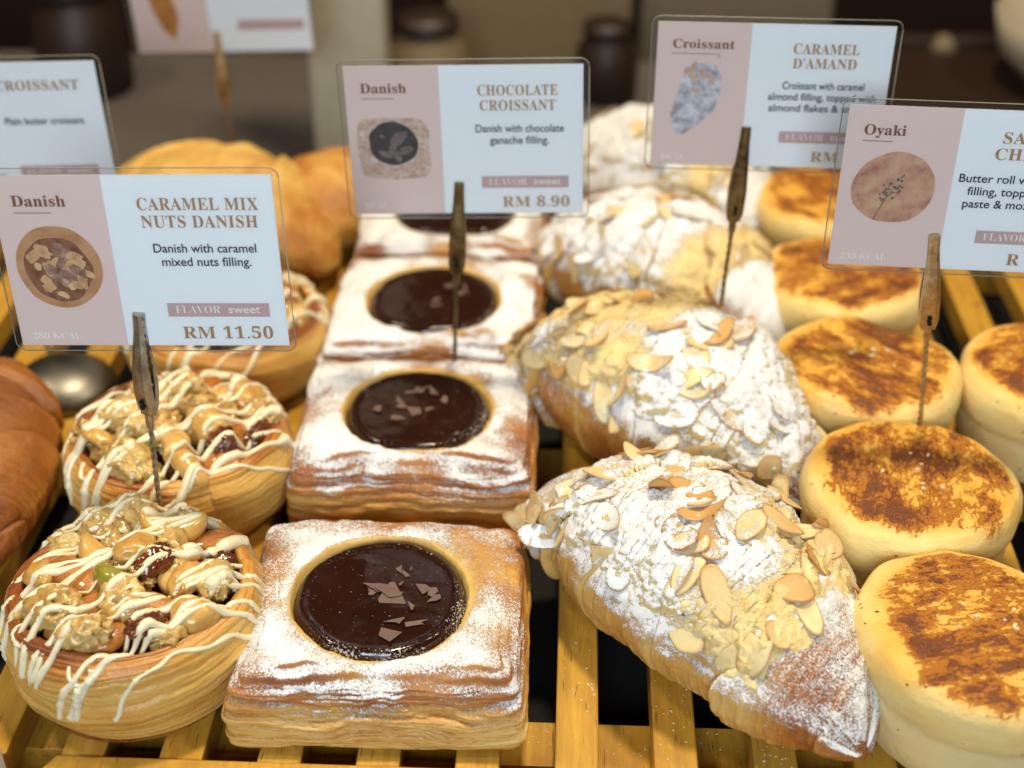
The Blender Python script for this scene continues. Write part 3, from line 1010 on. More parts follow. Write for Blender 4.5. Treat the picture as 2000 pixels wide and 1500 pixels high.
    def sugar_at(x, y, z, nz, wz):
        p = fbm(x * 0.42 + seed, y * 0.42, z * 0.42, 3)
        return np.clip((ss(-0.1, 0.7, nz) * (0.33 + 0.72 * wz + 0.85 * p) - 0.03) * sug, 0, 1.15)

    sg = sugar_at(P1[..., 0], P1[..., 1], P1[..., 2], N1[..., 2], wz)
    F = grid_faces(nS2, nP2, False)
    me = mesh_np(P1, F[:, ::-1], {'sugar': sg})
    link('almond_crust', me, M['paste'], root)
    # sliced almonds
    for i in range(flakes + (14 if cluster else 0)):
        a = rng.uniform(s0 + 0.02, s1 + 0.04)
        p = rng.uniform(R(14), R(166))
        if i >= flakes:                     # a clump of flakes hanging off the crust
            a, p = rng.uniform(*cluster[:2]), R(rng.uniform(*cluster[2:]))
        i0 = int(np.clip((a - (s0 - 0.06)) / (s1 - s0 + 0.16) * (nS2 - 1), 0, nS2 - 1))
        j0 = int(np.clip((p - R(2)) / R(176) * (nP2 - 1), 0, nP2 - 1))
        c, nn = P1[i0, j0], Vector(N1[i0, j0]).lerp(Vector(N0[i0, j0]), 0.6).normalized()
        la, lb = rng.uniform(0.60, 1.02), rng.uniform(0.36, 0.52)
        n_ = 26
        w_ = np.linspace(0, 2 * np.pi, n_, endpoint=False)[None, :]
        rr = np.array([0.0, 0.35, 0.65, 0.86, 0.97, 1.0, 0.97, 0.5, 0.0])[:, None]
        zt = np.array([1, 1, 1, 1, 0.75, 0, -0.75, -1, -1])[:, None] * 0.030
        taper = 1 - 0.28 * np.cos(w_)
        wob = 1 + 0.06 * vn(np.cos(w_) * 2, np.sin(w_) * 2, i + seed)
        lx = rr * la * np.cos(w_) * wob
        ly = rr * lb * np.sin(w_) * taper * wob
        if rng.random() < 0.4:              # a broken slice
            cut = la * rng.uniform(0.0, 0.55)
            lx = np.minimum(lx, cut + 0.10 * vn(ly * 6, i * 1.7, seed) + 0 * lx)
        curl = rng.normal(0.0, 0.24)
        curl2 = rng.normal(0.0, 0.10)
        lz = zt + curl * lx ** 2 + curl2 * lx * ly + 0.02 * fbm(lx * 2, ly * 2, i, 2)
        q = nn.to_track_quat('Z', 'Y') @ Quaternion((0, 0, 1), rng.uniform(0, 6.28)) @ Quaternion((1, 0, 0), rng.normal(0, 0.11)) @ Quaternion((0, 1, 0), rng.normal(0, 0.11))
        Rm = np.array(q.to_matrix())
        Lp = np.stack(np.broadcast_arrays(lx, ly, lz), -1)
        V = Lp @ Rm.T + np.array(c) + np.array(nn) * (rng.uniform(-0.06, 0.04) if i < flakes else rng.uniform(0.05, 0.55))
        Nf = grid_normals(V, True)[:, :, 2]
        if grid_normals(Lp, True)[1, 0, 2] < 0:
            Nf = -Nf
        wf = float(ss(white[0] - 0.15, white[0] + 0.1, a) * ss(white[1] + 0.25, white[1] - 0.1, a))
        sf = sugar_at(V[..., 0], V[..., 1], V[..., 2], Nf, wf) * rng.choice([0.15, 0.5, 0.85, 1.0]) * (1 - 0.55 * ss(0.80, 1.0, rr))
        me = mesh_np(V, grid_faces(9, n_, True), {'sugar': sf, 'edge': np.broadcast_to(rr, lx.shape), 'tone': np.full(lx.shape, rng.uniform(0, 1) ** 1.6)})
        link('almond_slice', me, M['slice'], root)
    return root


croissant((4.55, 36.6, 0), R(-49), 4, 'almond croissant at the front, whitest powdered sugar and a bare brown tip', 15.6, 3.55, 4.7, 1.0, flakes=72, brown=-0.14, toprange=(-0.74, 0.62), white=(-0.9, 0.15), cluster=(-0.74, -0.5, 142, 176))
croissant((3.9, 47.3, 0), R(-40), 9, 'almond croissant second from the front, yellow almond cluster at its left end', 14.6, 3.7, 5.2, 0.85, flakes=84, white=(0.05, 1.2), toprange=(-0.95, 0.9), cluster=(-1.0, -0.82, 40, 176))
croissant((4.2, 57.6, 0), R(-38), 15, 'blurred almond croissant with bare right tip, third in its row', 14.0, 3.6, 4.9, 0.5, flakes=46, sug=1.15)
croissant((4.8, 67.2, 0), R(-30), 21, 'most distant almond croissant, blurred between the two rear cards', 14.0, 3.6, 5.2, 0.4, flakes=26, sug=1.25)
croissant((-22.75, 43.1, 0), R(-74), 31, 'shiny deep brown plain croissant cut by the left edge', 13.0, 3.35, 4.3, 0.9, almond=False, mat='plaincroissant', brown=0.20, bend=-0.3, sug=0, fibre=0.06, name='plain_croissant', group='plain croissants')
croissant((-17.6, 63.2, 0), R(-22), 37, 'blurred golden roll lying behind the caramel nuts card', 14.5, 3.9, 4.7, 0.4, almond=False, mat='goldroll', brown=-0.30, sug=0, name='golden_roll', cat='bread roll', group='golden rolls')
croissant((-11.7, 65.6, 0), R(58), 41, 'blurred golden roll with a dark hollow beside the chocolate card', 11.0, 3.0, 3.7, 0.4, almond=False, mat='goldroll', brown=-0.05, sug=0, name='golden_roll', cat='bread roll', group='golden rolls')


# ------------------------------------------------------------------ oyaki buns
def oyaki(loc, rz, seed, label, R0=3.78, H=4.0, res=1.0, scorch=1.0, tilt=(0, 0), herbs=14, seeds=8):
    root = thing('oyaki_bun', label, 'bun', loc, rz, 'grilled oyaki buns', rx=tilt[0], ry=tilt[1])
    rng = np.random.default_rng(seed)
    nf, nr = int(260 * res), int(170 * res)
    ph = np.linspace(0, 2 * np.pi, nf, endpoint=False)[None, :]
    ctrl = np.array([[0.0, 1.0], [0.3, 1.005], [0.6, 1.0], [0.82, 0.985], [0.93, 0.945], [0.985, 0.86], [1.0, 0.75], [0.985, 0.645], [0.962, 0.585], [0.942, 0.54], [0.945, 0.42], [0.932, 0.22], [0.89, 0.07], [0.82, 0.01], [0.6, 0.0]])
    tk = np.linspace(0, 1, len(ctrl))
    t = np.linspace(0, 1, nr)
    ker = np.ones(int(9 * res) | 1)
    ker /= ker.sum()
    hw = len(ker) // 2
    pr = np.convolve(np.pad(np.interp(t, tk, ctrl[:, 0]), hw, 'edge'), ker, 'valid')[:, None] * R0
    pz = np.convolve(np.pad(np.interp(t, tk, ctrl[:, 1]), hw, 'edge'), ker, 'valid')[:, None] * H
    pr[0] = 0
    T = t[:, None]
    cx, sy = np.cos(ph), np.sin(ph)
    oval = 1 + 0.04 * np.cos(2 * ph + seed) + 0.055 * fbm(cx * 1.2, sy * 1.2, seed, 3) + 0.02 * fbm(cx * 1.5, sy * 1.5, T * 4 + seed, 3)
    x, y = pr * oval * cx, pr * oval * sy
    z = pz + (0.26 * fbm(cx * 1.3, sy * 1.3, seed + 3, 3)) * ss(0, 0.5, pz / H) * ss(0.0, 0.3, T) + 0.10 * fbm(x * 0.45, y * 0.45, seed, 3) * ss(0.5, 1, pz / H) + 0.02 * fbm(x * 1.8, y * 1.8, seed, 3)
    P = np.stack(np.broadcast_arrays(x, y, np.maximum(z, 0.01)), -1)
    rn = np.hypot(x, y) / R0
    up = (T < 0.45)
    top = ss(1.25, 0.62, rn) * ss(0.62, 0.40, T)
    edge = 0.90 + 0.14 * fbm(cx * 1.1, sy * 1.1, seed + 6, 2)
    sc = ss(edge + 0.14, edge - 0.16, rn) * up * scorch + 0 * x
    me = mesh_np(P, grid_faces(nr, nf, True), {'top': top + 0 * x, 'scorch': sc, 'low': ss(0.56, 0.64, T) + 0 * x})
    link('grilled_dough', me, M['oyaki'], root)

    def bits(name, mat, n, sx, sy_, sz, spread):
        mb = MB()
        for i in range(n):
            r_ = R0 * spread * math.sqrt(rng.uniform(0.0, 1))
            a_ = rng.uniform(0, 6.28)
            px, py = r_ * math.cos(a_), r_ * math.sin(a_)
            ir = int(np.argmin(np.abs(np.hypot(x[:nr // 2, 0], y[:nr // 2, 0]) - r_)))
            jr = int(a_ / 6.2832 * nf) % nf
            c = P[ir, jr]
            ro = rng.uniform(0, 3.14)
            pts = [(-1, -1), (1, -0.8), (0.9, 1), (-0.8, 0.9)]
            k = rng.uniform(0.6, 1.4)
            base = [(c[0] + (u * sx * math.cos(ro) - v * sy_ * math.sin(ro)) * k, c[1] + (u * sx * math.sin(ro) + v * sy_ * math.cos(ro)) * k) for u, v in pts]
            tl = rng.normal(0, 0.02)
            mb.add([(bx, by, c[2] - 0.02) for bx, by in base] + [(bx, by, c[2] + sz + tl * (1 if q % 2 else -1)) for q, (bx, by) in enumerate(base)],
                   [(3, 2, 1, 0), (4, 5, 6, 7), (0, 1, 5, 4), (1, 2, 6, 5), (2, 3, 7, 6), (3, 0, 4, 7)])
        o = mb.build(name, mat, root, bevel=0.008)
        o['kind'] = 'stuff'

    if herbs:
        bits('dried_herbs', M['herb'], herbs, 0.055, 0.025, 0.02, 0.95)
    if seeds:
        bits('sesame_seeds', M['sesame'], seeds, 0.085, 0.045, 0.045, 0.34)
    return root


oyaki((12.85, 33.15, 0), R(10), 2, 'oyaki bun at the front right corner, orange brown grilled top', 3.82, 4.05, 1.0)
oyaki((12.15, 40.75, 0), R(75), 7, 'oyaki bun second from the front, darkest patchy scorch on pale dough', 3.85, 4.1, 1.0)
oyaki((11.7, 48.35, 0), R(140), 12, 'oyaki bun third from the front, behind the clip wire of the oyaki card', 3.72, 4.0, 0.8)
oyaki((12.0, 55.9, 0), R(200), 16, 'blurred oyaki bun just below the oyaki card', 3.65, 4.0, 0.5, herbs=0, seeds=0)
oyaki((12.5, 63.4, 0), R(300), 27, 'most distant oyaki bun, blurred behind the caramel almond card', 3.65, 4.0, 0.5, herbs=0, seeds=0)
oyaki((19.35, 48.3, 0), R(30), 33, 'oyaki bun of the next row cut by the right edge', 3.7, 4.0, 0.6, herbs=0, seeds=0)


# ------------------------------------------------------------------ price cards
def bold(s):
    r = ''
    for ch in s:
        if 'A' <= ch <= 'Z':
            r += chr(0x1D400 + ord(ch) - 65)
        elif 'a' <= ch <= 'z':
            r += chr(0x1D41A + ord(ch) - 97)
        elif '0' <= ch <= '9':
            r += chr(0x1D7CE + ord(ch) - 48)
        else:
            r += ch
    return r


def letters(name, s, x, z, size, mat, parent, align='LEFT', y=-0.028, space=1.0, thin=0.0, line=1.0, width=None):
    cu = bpy.data.curves.new(name, 'FONT')
    cu.body = s
    cu.size = size * CM
    cu.align_x = align
    cu.space_character = space
    cu.space_line = line
    cu.offset = thin * CM
    cu.extrude = 0.002 * CM
    t = bpy.data.objects.new(name, cu)
    COL.objects.link(t)
    bpy.context.view_layer.update()
    dg = bpy.context.evaluated_depsgraph_get()
    me = bpy.data.meshes.new_from_object(t.evaluated_get(dg))
    bpy.data.objects.remove(t)
    co = np.empty(len(me.vertices) * 3, np.float32)
    me.vertices.foreach_get('co', co)
    co = co.reshape(-1, 3)
    if width:
        k = width * CM / max(1e-6, (co[:, 0].max() - co[:, 0].min()))
        co[:, 0] *= k
    co = np.stack([co[:, 0] + x * CM, -co[:, 2] + y * CM, co[:, 1] + z * CM], -1)
    me.vertices.foreach_set('co', co.ravel())
    me.materials.clear()
    return link(name, me, mat, parent, False)


def plate(name, x0, x1, z0, z1, y, mat, parent, th=0.006, shear=0.0):
    mb = MB()
    mb.prism([(x0, z0), (x1, z0), (x1 + shear, z1), (x0 + shear, z1)], y - th, y)
    return mb.build(name, mat, parent)


def shape(name, pts, y, mat, parent, th=0.004):
    mb = MB()
    mb.prism(pts, y - th, y)
    return mb.build(name, mat, parent)


def blob(cx, cz, rx, rz, seed, n=40, jit=0.06, rot=0.0, sq=2.0):
    r = []
    for i in range(n):
        a = 2 * math.pi * i / n
        c, s_ = math.cos(a), math.sin(a)
        k = (abs(c) ** sq + abs(s_) ** sq) ** (-1 / sq) * (1 + jit * float(vn(c * 2, s_ * 2, seed)))
        u, v = rx * k * c, rz * k * s_
        r.append((cx + u * math.cos(rot) - v * math.sin(rot), cz + u * math.sin(rot) + v * math.cos(rot)))
    return r


def round_rect(x0, x1, z0, z1, r, n=6):
    pts = []
    for cx, cz, a0 in ((x1 - r, z1 - r, 0), (x0 + r, z1 - r, 90), (x0 + r, z0 + r, 180), (x1 - r, z0 + r, 270)):
        for i in range(n + 1):
            a = R(a0 + 90 * i / n)
            pts.append((cx + r * math.cos(a), cz + r * math.sin(a)))
    return pts


PR = {
    'crust': mat_print('printed_crust', [(0.3, (0.40, 0.17, 0.07)), (0.5, (0.52, 0.27, 0.13)), (0.7, (0.58, 0.33, 0.18))], 1.3),
    'fill': mat_print('printed_nut_filling', [(0.3, (0.12, 0.035, 0.015)), (0.5, (0.27, 0.11, 0.055)), (0.7, (0.36, 0.18, 0.10))], 3.0),
    'nutp': mat_print('printed_nut', [(0.3, (0.42, 0.22, 0.10)), (0.5, (0.62, 0.38, 0.19)), (0.7, (0.72, 0.50, 0.28))], 2.0),
    'nutd': mat_print('printed_walnut', [(0.3, (0.20, 0.09, 0.06)), (0.5, (0.36, 0.20, 0.14)), (0.7, (0.48, 0.30, 0.21))], 2.6),
    'dust': mat_print('printed_sugared_dough', [(0.3, (0.42, 0.25, 0.18)), (0.5, (0.58, 0.41, 0.33)), (0.7, (0.72, 0.62, 0.55))], 5.0),
    'ganache': mat_print('printed_ganache', [(0.3, (0.035, 0.03, 0.032)), (0.7, (0.07, 0.055, 0.055))], 2.0),
    'shav': mat_print('printed_shaving', [(0.3, (0.12, 0.09, 0.085)), (0.7, (0.25, 0.19, 0.175))], 3.0),
    'icedc': mat_print('printed_almond_croissant', [(0.35, (0.33, 0.29, 0.30)), (0.5, (0.52, 0.50, 0.55)), (0.62, (0.70, 0.68, 0.68))], 2.2),
    'almp': mat_print('printed_almond', [(0.3, (0.50, 0.32, 0.22)), (0.7, (0.62, 0.50, 0.42))], 3.0),
    'bun': mat_print('printed_bun', [(0.3, (0.40, 0.17, 0.12)), (0.47, (0.55, 0.30, 0.20)), (0.65, (0.62, 0.40, 0.25))], 1.8),
    'herbp': mat_print('printed_herbs', [(0.3, (0.07, 0.08, 0.06)), (0.7, (0.22, 0.21, 0.15))], 9.0),
    'orange': mat_print('printed_golden_croissant', [(0.3, (0.38, 0.13, 0.02)), (0.7, (0.55, 0.25, 0.06))], 1.0),
}
CW, CH = 8.42, 5.85


def card(name, label, origin, rz, heading, title, body, kcal, price, picture, rx=0.0, ry=0.0, k=1.0, bodyw=None, titlew=None, left=None, xr=6.1, flavor='FLAVOR', taste='sweet', pinkw=3.35, pr=None, zk=1.0):
    """origin = lower left corner of the paper; the card stands in its own x,z plane"""
    root = thing('price_card', label, 'price card', origin, rz, None, rx, ry)
    mb = MB()
    mb.box(0, CW, -0.012, 0.012, 0, CH)
    mb.build('paper', M['white'], root)
    plate('pink_panel', 0.0, pinkw, 0.0, CH, -0.0125, M['pink'], root, 0.004)
    t0, t1 = -0.02, -0.024
    letters('heading_text', bold(heading), 0.55, 4.83, 0.52, M['brownink'], root, y=t0, thin=0.003, space=1.02)
    plate('heading_rule', 0.55, 0.55 + 0.19 * len(heading) + 0.02, 4.60, 4.625, -0.0168, M['brownink'], root, 0.003)
    for i, ln in enumerate(title):
        letters('title_text', bold(ln), left[0][i] if left else xr, 4.70 - 0.58 * i, 0.585, M['copper'], root, 'LEFT' if left else 'CENTER', y=t0, space=1.06, width=titlew[i] if titlew else None)
    for i, ln in enumerate(body):
        letters('description_text', ln, left[1][i] if left else xr + 0.05, 3.28 - 0.46 * i, 0.425, M['navy'], root, 'LEFT' if left else 'CENTER', y=t0, thin=0.004, width=bodyw[i] if bodyw else None)
    plate('flavor_box', xr - 1.36, xr + 1.80, 1.04, 1.52, -0.0128, M['pinkbox'], root, 0.004)
    if flavor:
        letters('flavor_text', bold(flavor), xr - 1.12, 1.16, 0.40, M['pale'], root, y=t0, thin=-0.006, width=1.40)
        if taste:
            letters('taste_text', taste, xr + 0.52, 1.17, 0.40, M['pale'], root, y=t0, thin=0.002, width=0.98)
    if price:
        letters('price_text', bold(price), pr or xr + 1.85, 0.26, 0.62, M['copper'], root, 'LEFT' if pr else 'RIGHT', y=t0, space=1.06)
    if kcal:
        letters('calorie_text', bold(kcal), 0.36, 0.24, 0.33, M['pale'], root, y=t0, thin=-0.006)
    picture(root)
    mb = MB()
    mb.prism(round_rect(-0.21, CW + 0.21, -0.20, CH + 0.22, 0.32), -0.040, 0.030)
    mb.build('laminate_sleeve', M['lam'], root)
    mb = MB()
    rr_ = round_rect(-0.21, CW + 0.21, -0.20, CH + 0.22, 0.32)
    mb.tube([(a_, -0.005, b_) for a_, b_ in rr_ + rr_[:1]], 0.020, 6)
    mb.build('sleeve_rim', M['rim'], root, smooth=True)
    root.scale = (k, 1, zk * (k if k > 1.1 else 1))
    return root


def pic_nut(root):
    c = (1.62, 2.75)
    shape('picture_crust', blob(*c, 1.30, 1.42, 3, 60, 0.03), -0.0168, PR['crust'], root)
    shape('picture_filling', blob(c[0], c[1] - 0.05, 1.06, 1.10, 5, 60, 0.08), -0.0212, PR['fill'], root)
    rng = random.Random(4)
    for i in range(34):
        a, r_ = rng.uniform(0, 6.28), 0.9 * math.sqrt(rng.random())
        shape('picture_nut', blob(c[0] + r_ * math.cos(a), c[1] - 0.05 + r_ * math.sin(a), rng.uniform(0.15, 0.32), rng.uniform(0.10, 0.2), i, 18, 0.3, rng.uniform(0, 3)), -0.0256 - 0.0003 * i, PR['nutp' if rng.random() < 0.55 else 'nutd'], root, 0.0002)


def pic_choc(root):
    c = (1.62, 2.85)
    shape('picture_dough', blob(c[0], c[1] - 0.2, 1.28, 1.22, 4, 60, 0.03, 0, 6.0), -0.0168, PR['dust'], root)
    shape('picture_filling', blob(c[0] - 0.02, c[1], 0.90, 0.86, 6, 60, 0.05), -0.0212, PR['ganache'], root)
    for i, (dx, dz, a, b, ro) in enumerate(((0.18, 0.20, 0.36, 0.2, 0.8), (-0.05, -0.2, 0.30, 0.13, 1.2), (0.45, -0.25, 0.3, 0.14, 0.4), (-0.35, -0.42, 0.26, 0.11, -0.4), (0.12, -0.5, 0.15, 0.22, 0.1), (-0.4, 0.3, 0.1, 0.08, 0))):
        shape('picture_shaving', blob(c[0] + dx, c[1] + dz, a, b, i, 9, 0.25, ro), -0.0256 - 0.0003 * i, PR['shav'], root, 0.0002)


def pic_almond(root):
    pts = [(1.05, 4.05), (1.55, 4.25), (2.15, 4.15), (2.42, 3.7), (2.38, 3.0), (2.2, 2.3), (1.7, 1.75), (1.15, 1.3), (0.9, 1.25), (0.78, 1.6), (0.62, 2.1), (0.8, 2.9), (0.95, 3.5)]
    shape('picture_croissant', pts, -0.0168, PR['icedc'], root)
    rng = random.Random(3)
    for i in range(9):
        shape('picture_almond', blob(1.65 + rng.uniform(-0.5, 0.6), 3.6 + rng.uniform(-0.5, 0.5), 0.2, 0.12, i, 14, 0.2, rng.uniform(0, 3)), -0.0212 - 0.0003 * i, PR['almp'], root, 0.0002)
    shape('picture_almond', blob(2.25, 4.5, 0.09, 0.06, 2, 12, 0.2), -0.0212, PR['almp'], root, 0.0002)


def pic_bun(root):
    shape('picture_bun', blob(1.78, 2.95, 1.36, 1.28, 7, 70, 0.035), -0.0168, PR['bun'], root)
    rng = random.Random(8)
    mb = MB()
    for i in range(46):
        t_ = rng.random()
        cx, cz = 1.50 + 0.50 * t_ + rng.gauss(0, 0.15), 2.55 + 0.75 * t_ + rng.gauss(0, 0.09)
        mb.prism(blob(cx, cz, rng.uniform(0.03, 0.07), rng.uniform(0.02, 0.05), i, 7, 0.4, rng.uniform(0, 3)), -0.0214 - 0.00005 * i, -0.0212)
    mb.build('picture_herbs', PR['herbp'], root)
    shape('picture_crease', [(1.25, 1.78), (1.28, 1.76), (1.62, 2.62), (1.58, 2.66)], -0.0212, PR['fill'], root)


def pic_far(root):
    shape('picture_croissant', blob(1.5, 2.4, 0.55, 1.7, 4, 40, 0.06, 0.2), -0.0168, PR['orange'], root)


# corners measured in the photograph's perspective, every card about 8.4 cm wide
card('a', 'price card reading caramel mix nuts danish, in focus above the nut danishes', (-17.55, 38.75, 9.70), R(0.4), 'Danish', ['CARAMEL MIX', 'NUTS DANISH'],
     ['Danish with caramel', 'mixed nuts filling.'], '280 KCAL', 'RM 11.50', pic_nut, ry=R(-1.2), titlew=[3.62, 3.50], bodyw=[3.12, 2.72], xr=6.12, rx=R(-3), k=1.03)
card('b', 'price card reading chocolate croissant, above the middle row of chocolate danishes', (-8.15, 48.9, 9.58), R(0.8), 'Danish', ['CHOCOLATE', 'CROISSANT'],
     ['Danish with chocolate', 'ganache filling.'], 'KCAL', 'RM 8.90', pic_choc, ry=R(-1.3), titlew=[2.82, 2.68], bodyw=[3.15, 2.12], k=1.025)
card('c', 'pale blurred price card reading caramel amand, partly behind the oyaki card', (2.98, 50.1, 11.35), R(-1.0), 'Croissant', ['CARAMEL', "D'AMAND"],
     ['Croissant with caramel', 'almond filling, topped with', 'almond flakes & snow p'], 'KCAL', 'RM 10', pic_almond, ry=R(0.1), titlew=[2.35, 2.28], bodyw=[2.95, 3.9, 3.8], xr=6.05, zk=0.94)
card('d', 'price card headed oyaki, cut off by the right edge', (8.75, 43.3, 10.86), R(-1.8), 'Oyaki', ['SA', 'CHE'],
     ['Butter roll with', 'filling, toppe', 'paste & mozz'], '233 KCAL', 'R', pic_bun, ry=R(0.6), xr=6.06, taste='', rx=R(-2), pinkw=3.62, left=[[4.95, 4.80], [3.80, 4.16, 4.06]], pr=5.85, zk=0.965)
card('e', 'price card reading plain butter croissant, cut off by the left edge', (-26.75, 52.0, 8.15), R(2), 'Croissant', ['CROISSANT'],
     ['Plain butter croissant.'], '', '', pic_almond, ry=R(-1.5), titlew=[3.3], bodyw=[3.2], flavor='FLAVOR', xr=6.0)
card('f', 'most distant price card, a blurred pink and cream card at the top left', (-23.3, 73.2, 6.75), R(0), '', [], [], '', '', pic_far, ry=R(-2), k=1.12, flavor='', xr=6.3, pinkw=3.6)


# ------------------------------------------------------------------ clips on twisted wires
def clip(label, foot, tip, turn=0.0, blur=False, mat='brass', base=True, basemat='steel'):
    """foot = point on the tray, tip = upper end of the jaws; jaws are 3.9 cm long"""
    f, t = Vector(foot), Vector(tip)
    root = thing('card_clip', label, 'card clip', foot, 0, 'wire card clips')
    ax = t - f
    Ln = ax.length
    u = ax.normalized()
    q = u.to_track_quat('Z', 'Y')
    xa = (Vector((1, 0, 0)) - u * u.x).normalized()
    xa = (Quaternion(u, turn) @ xa).normalized()
    ya = u.cross(xa)                      # points away from the camera
    jl = 3.9

    def P(x, y, z):
        return tuple(xa * x + ya * y + u * z)

    z0 = Ln - jl

    def jaw(sgn, name):
        m = MB()
        n = 26
        rows = []
        for i in range(n + 1):
            k = i / n
            w = 0.31 * (1 - ss(0.25, 1.0, k)) + 0.16 * ss(0.25, 1.0, k) if True else 0
            w = float(w) * (1.0 if k > 0.1 else 0.72 + 2.8 * k)
            yo = sgn * (0.075 + 0.20 * math.sin(math.pi * min(1, k * 1.15) ** 0.9) * (1 - k) ** 0.4)
            d = 0.20 * (1 - 0.55 * k)
            tooth = 0.05 * (i % 2) if 0.45 < k else 0.0
            zz = z0 + jl * k
            rows.append([P(-w, yo - sgn * (d - tooth), zz), P(-w, yo, zz), P(-w * 0.55, yo + sgn * 0.045, zz), P(w * 0.55, yo + sgn * 0.045, zz), P(w, yo, zz), P(w, yo - sgn * (d - tooth), zz)])
        v = [p for r_ in rows for p in r_]
        fc = [(i * 6 + j, i * 6 + j + 1, (i + 1) * 6 + j + 1, (i + 1) * 6 + j) for i in range(n) for j in range(5)]
        fc.append(tuple(n * 6 + j for j in range(6)))
        m.add(v, fc)
        o = m.build(name, M[mat], root)
        so = o.modifiers.new('thick', 'SOLIDIFY')
        so.thickness = 0.035 * CM
        so.offset = 0
    jaw(-1, 'front_jaw')
    jaw(1, 'rear_jaw')
    m = MB()
    m.tube([P(-0.30, -0.02, z0 + 1.25), P(0.30, -0.02, z0 + 1.25)], 0.06, 10)
    m.build('pivot_pin', M[mat], root, smooth=True)
    m = MB()
    for zz in (z0 + 0.42, z0 + 0.64):
        m.tube([P(0, -0.33, zz), P(0, -0.15, zz)], 0.085, 10)
    m.build('rivet', M['dark'], root)
    m = MB()
    m.tube([P(0, 0, z0 - 0.55), P(0, 0, z0 - 0.30), P(0, 0, z0 + 0.1), P(0, 0, z0 + 0.35)], [0.125, 0.145, 0.145, 0.12], 10)
    m.build('ferrule', M[mat], root)
    m = MB()
    nst = 90 if not blur else 24
    for s_ in range(3):
        pts = []
        for i in range(nst + 1):
            zz = (z0 - 0.4) * i / nst
            a = 2 * math.pi * s_ / 3 + zz * 2 * math.pi / 1.0
            pts.append(P(0.052 * math.cos(a), 0.052 * math.sin(a), zz))
        m.tube(pts, 0.05, 7)
    m.build('twisted_wire', M[mat], root, smooth=True)
    if base:
        m = MB()
        m.lathe([(1.0, 0.0), (1.05, 0.06), (1.0, 0.16), (0.5, 0.22), (0.14, 0.34), (0.10, 0.6)], 36)
        m.build('round_base', M[basemat], root, smooth=True)
    return root


clip('grey wire card clip holding the caramel nuts card', (-14.2, 38.95, 0.0), (-13.62, 38.72, 10.98), mat='greymetal', turn=R(-24))
clip('dark wire card clip holding the chocolate croissant card', (-4.70, 49.5, 0.0), (-4.17, 48.87, 10.95), blur=True, mat='darkbrass')
clip('dark wire card clip holding the caramel amand card', (5.95, 50.5, 0.0), (6.45, 50.02, 12.9), blur=True, mat='darkbrass')
clip('brass wire card clip holding the oyaki card', (13.55, 44.6, 0.0), (12.1, 43.1, 12.1))
clip('wire card clip holding the plain croissant card, by the left edge', (-22.6, 52.3, 0.0), (-22.9, 52.0, 9.4), blur=True, base=False)
clip('most distant wire card clip, under the blurred top left card', (-18.9, 73.6, -3.2), (-19.0, 73.2, 8.0), blur=True)

mb = MB()
mb.lathe([(2.2, 0.02), (2.3, 0.15), (2.1, 0.6), (1.5, 1.05), (0.7, 1.3), (0.05, 1.35)], 48, (-21.6, 50.6, 0))
tag(mb.build('metal_dome', flat('dull_pewter', (0.22, 0.21, 0.18), 0.42, 1.0), smooth=True), 'dull grey metal dome base beside the brown croissant', 'base')

# ------------------------------------------------------------------ blurred things behind the tray
mb = MB()
mb.box(-15.6, -11.0, 80, 83, -3.2, 30)
tag(mb.build('beige_post', M['beige'], bevel=0.3), 'upright beige post rising behind the golden rolls', 'post')


def backbox(name, label, cat, b, mat, group=None):
    m = MB()
    m.box(*b)
    return tag(m.build(name, mat, bevel=0.4), label, cat, group)


backbox('kraft_box', 'blurred brown box behind the chocolate croissant card', 'box', (-9.0, 4.0, 98, 112, -99.9, 3.0), M['olive'])
backbox('kraft_box', 'wide greyish brown box between the two rear cards', 'box', (4.8, 19.0, 104, 118, -99.9, 6.0), flat('grey_board', (0.16, 0.125, 0.08), 0.7))
mb = MB()
mb.lathe([(1.0, 0.0), (3.4, 0.6), (5.2, 2.4), (5.8, 5.0), (5.5, 5.0), (4.9, 2.6), (3.2, 1.0), (0.05, 0.7)], 48, (33.4, 93, -1.9))
tag(mb.build('china_bowl', M['bowl'], smooth=True), 'blurred cream bowl at the upper right edge', 'bowl')
mb = MB()
mb.box(16, 60, 78, 99.8, -3.197, -1.9)
mb.box(16, 60, 99.9, 101.5, -3.197, -1.2)
tag(mb.build('dark_tray', M['cabinet'], bevel=0.2), 'dark wooden tray on the counter at the upper right', 'tray')
mb = MB()
mb.lathe([(0.02, -1.0), (0.6, -0.8), (0.95, -0.3), (1.0, 0.1), (0.8, 0.6), (0.4, 0.95), (0.02, 1.05)], 32, (26.3, 100.2, -2.0))
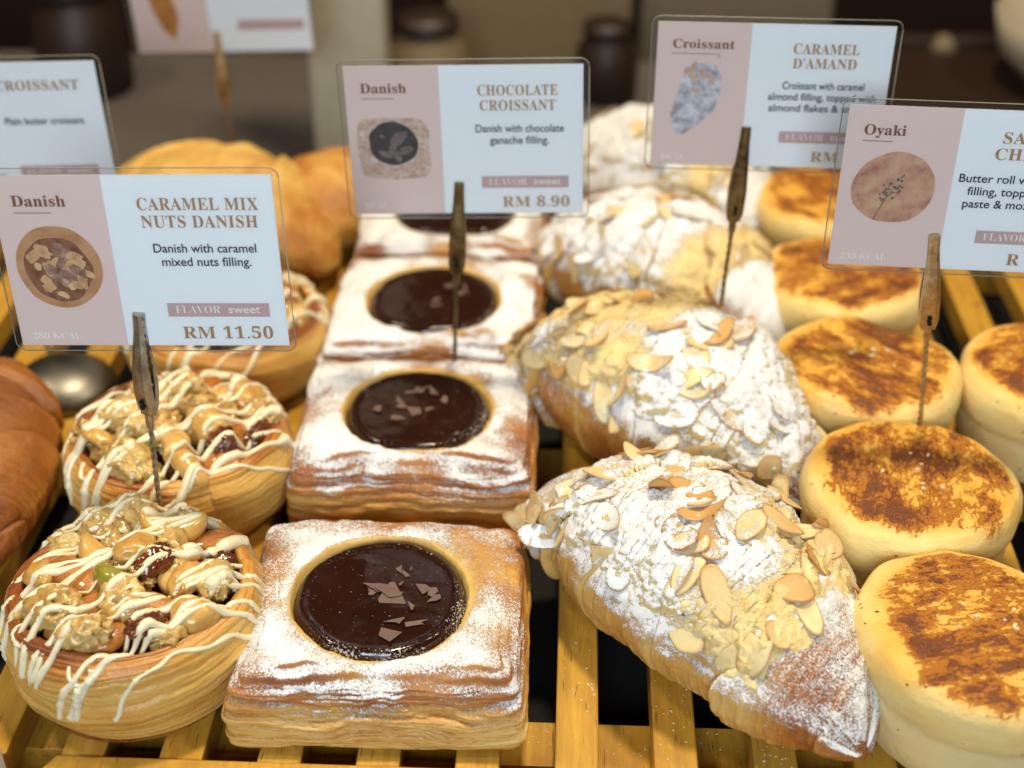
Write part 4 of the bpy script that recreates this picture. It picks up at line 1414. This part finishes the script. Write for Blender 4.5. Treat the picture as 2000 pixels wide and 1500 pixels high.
tag(mb.build('metal_ball', M['olive'], smooth=True), 'small round olive ball on the dark tray, blurred to a disc', 'ball')

# powdered sugar spilt on the wood under the croissant and the danish
rng = np.random.default_rng(77)
mb = MB()
for i in range(190):
    if rng.random() < 0.6:
        k = rng.integers(0, 3)
        x, y, z = 0.62 + 3.07 * k + rng.uniform(-0.62, 0.62), rng.normal(34.2 - 1.3 * k, 0.9), 0.0
    else:
        x, y, z = rng.uniform(-1.0, 6.5), rng.normal(32.6, 0.45), -1.2
        if abs((x - 0.62 + 1.535) % 3.07 - 1.535) < 0.72 or not 31.7 < y < 33.4:
            continue
    if y < 30.6:
        continue
    a = abs(rng.normal(0.010, 0.012)) + 0.006
    mb.add([(x - a, y - a, z), (x + a, y - a * 0.7, z), (x + a * 0.8, y + a, z), (x - a, y + a * 0.8, z), (x, y, z + a * 1.1)], [(0, 1, 4), (1, 2, 4), (2, 3, 4), (3, 0, 4)])
o = mb.build('spilt_sugar', flat('spilt_sugar_grains', (0.72, 0.66, 0.52), 0.8))
tag(o, 'powdered sugar grains spilt on the slats beside the front croissant', 'sugar')
o['kind'] = 'stuff'

# jars on the counter, melted by the blur
for x, y, k, mt, lab in ((2.2, 93.0, 1.0, 'cabinet', 'dark jar on the counter, left of the pale caramel amand card'),
                         (-9.5, 90.0, 1.25, 'olive', 'tan jar on the counter behind the chocolate croissant card'),
                         (-33.5, 93.0, 1.5, 'cabinet', 'dark jar on the counter behind the plain croissant card')):
    t = thing('storage_jar', lab, 'jar', (x, y, -3.195), 0, 'jars on the counter')
    mb = MB()
    mb.lathe([(k * r_, k * z_) for r_, z_ in ((1.9, 0.0), (2.1, 0.15), (2.15, 2.0), (2.0, 3.6), (1.5, 4.2), (1.45, 4.5))], 32)
    mb.build('jar_body', M[mt], t, smooth=True)
    mb = MB()
    mb.lathe([(k * r_, k * z_) for r_, z_ in ((1.6, 4.505), (1.65, 4.6), (1.6, 5.2), (0.4, 5.35))], 32)
    mb.build('lid', M['cabinet'], t, smooth=True)
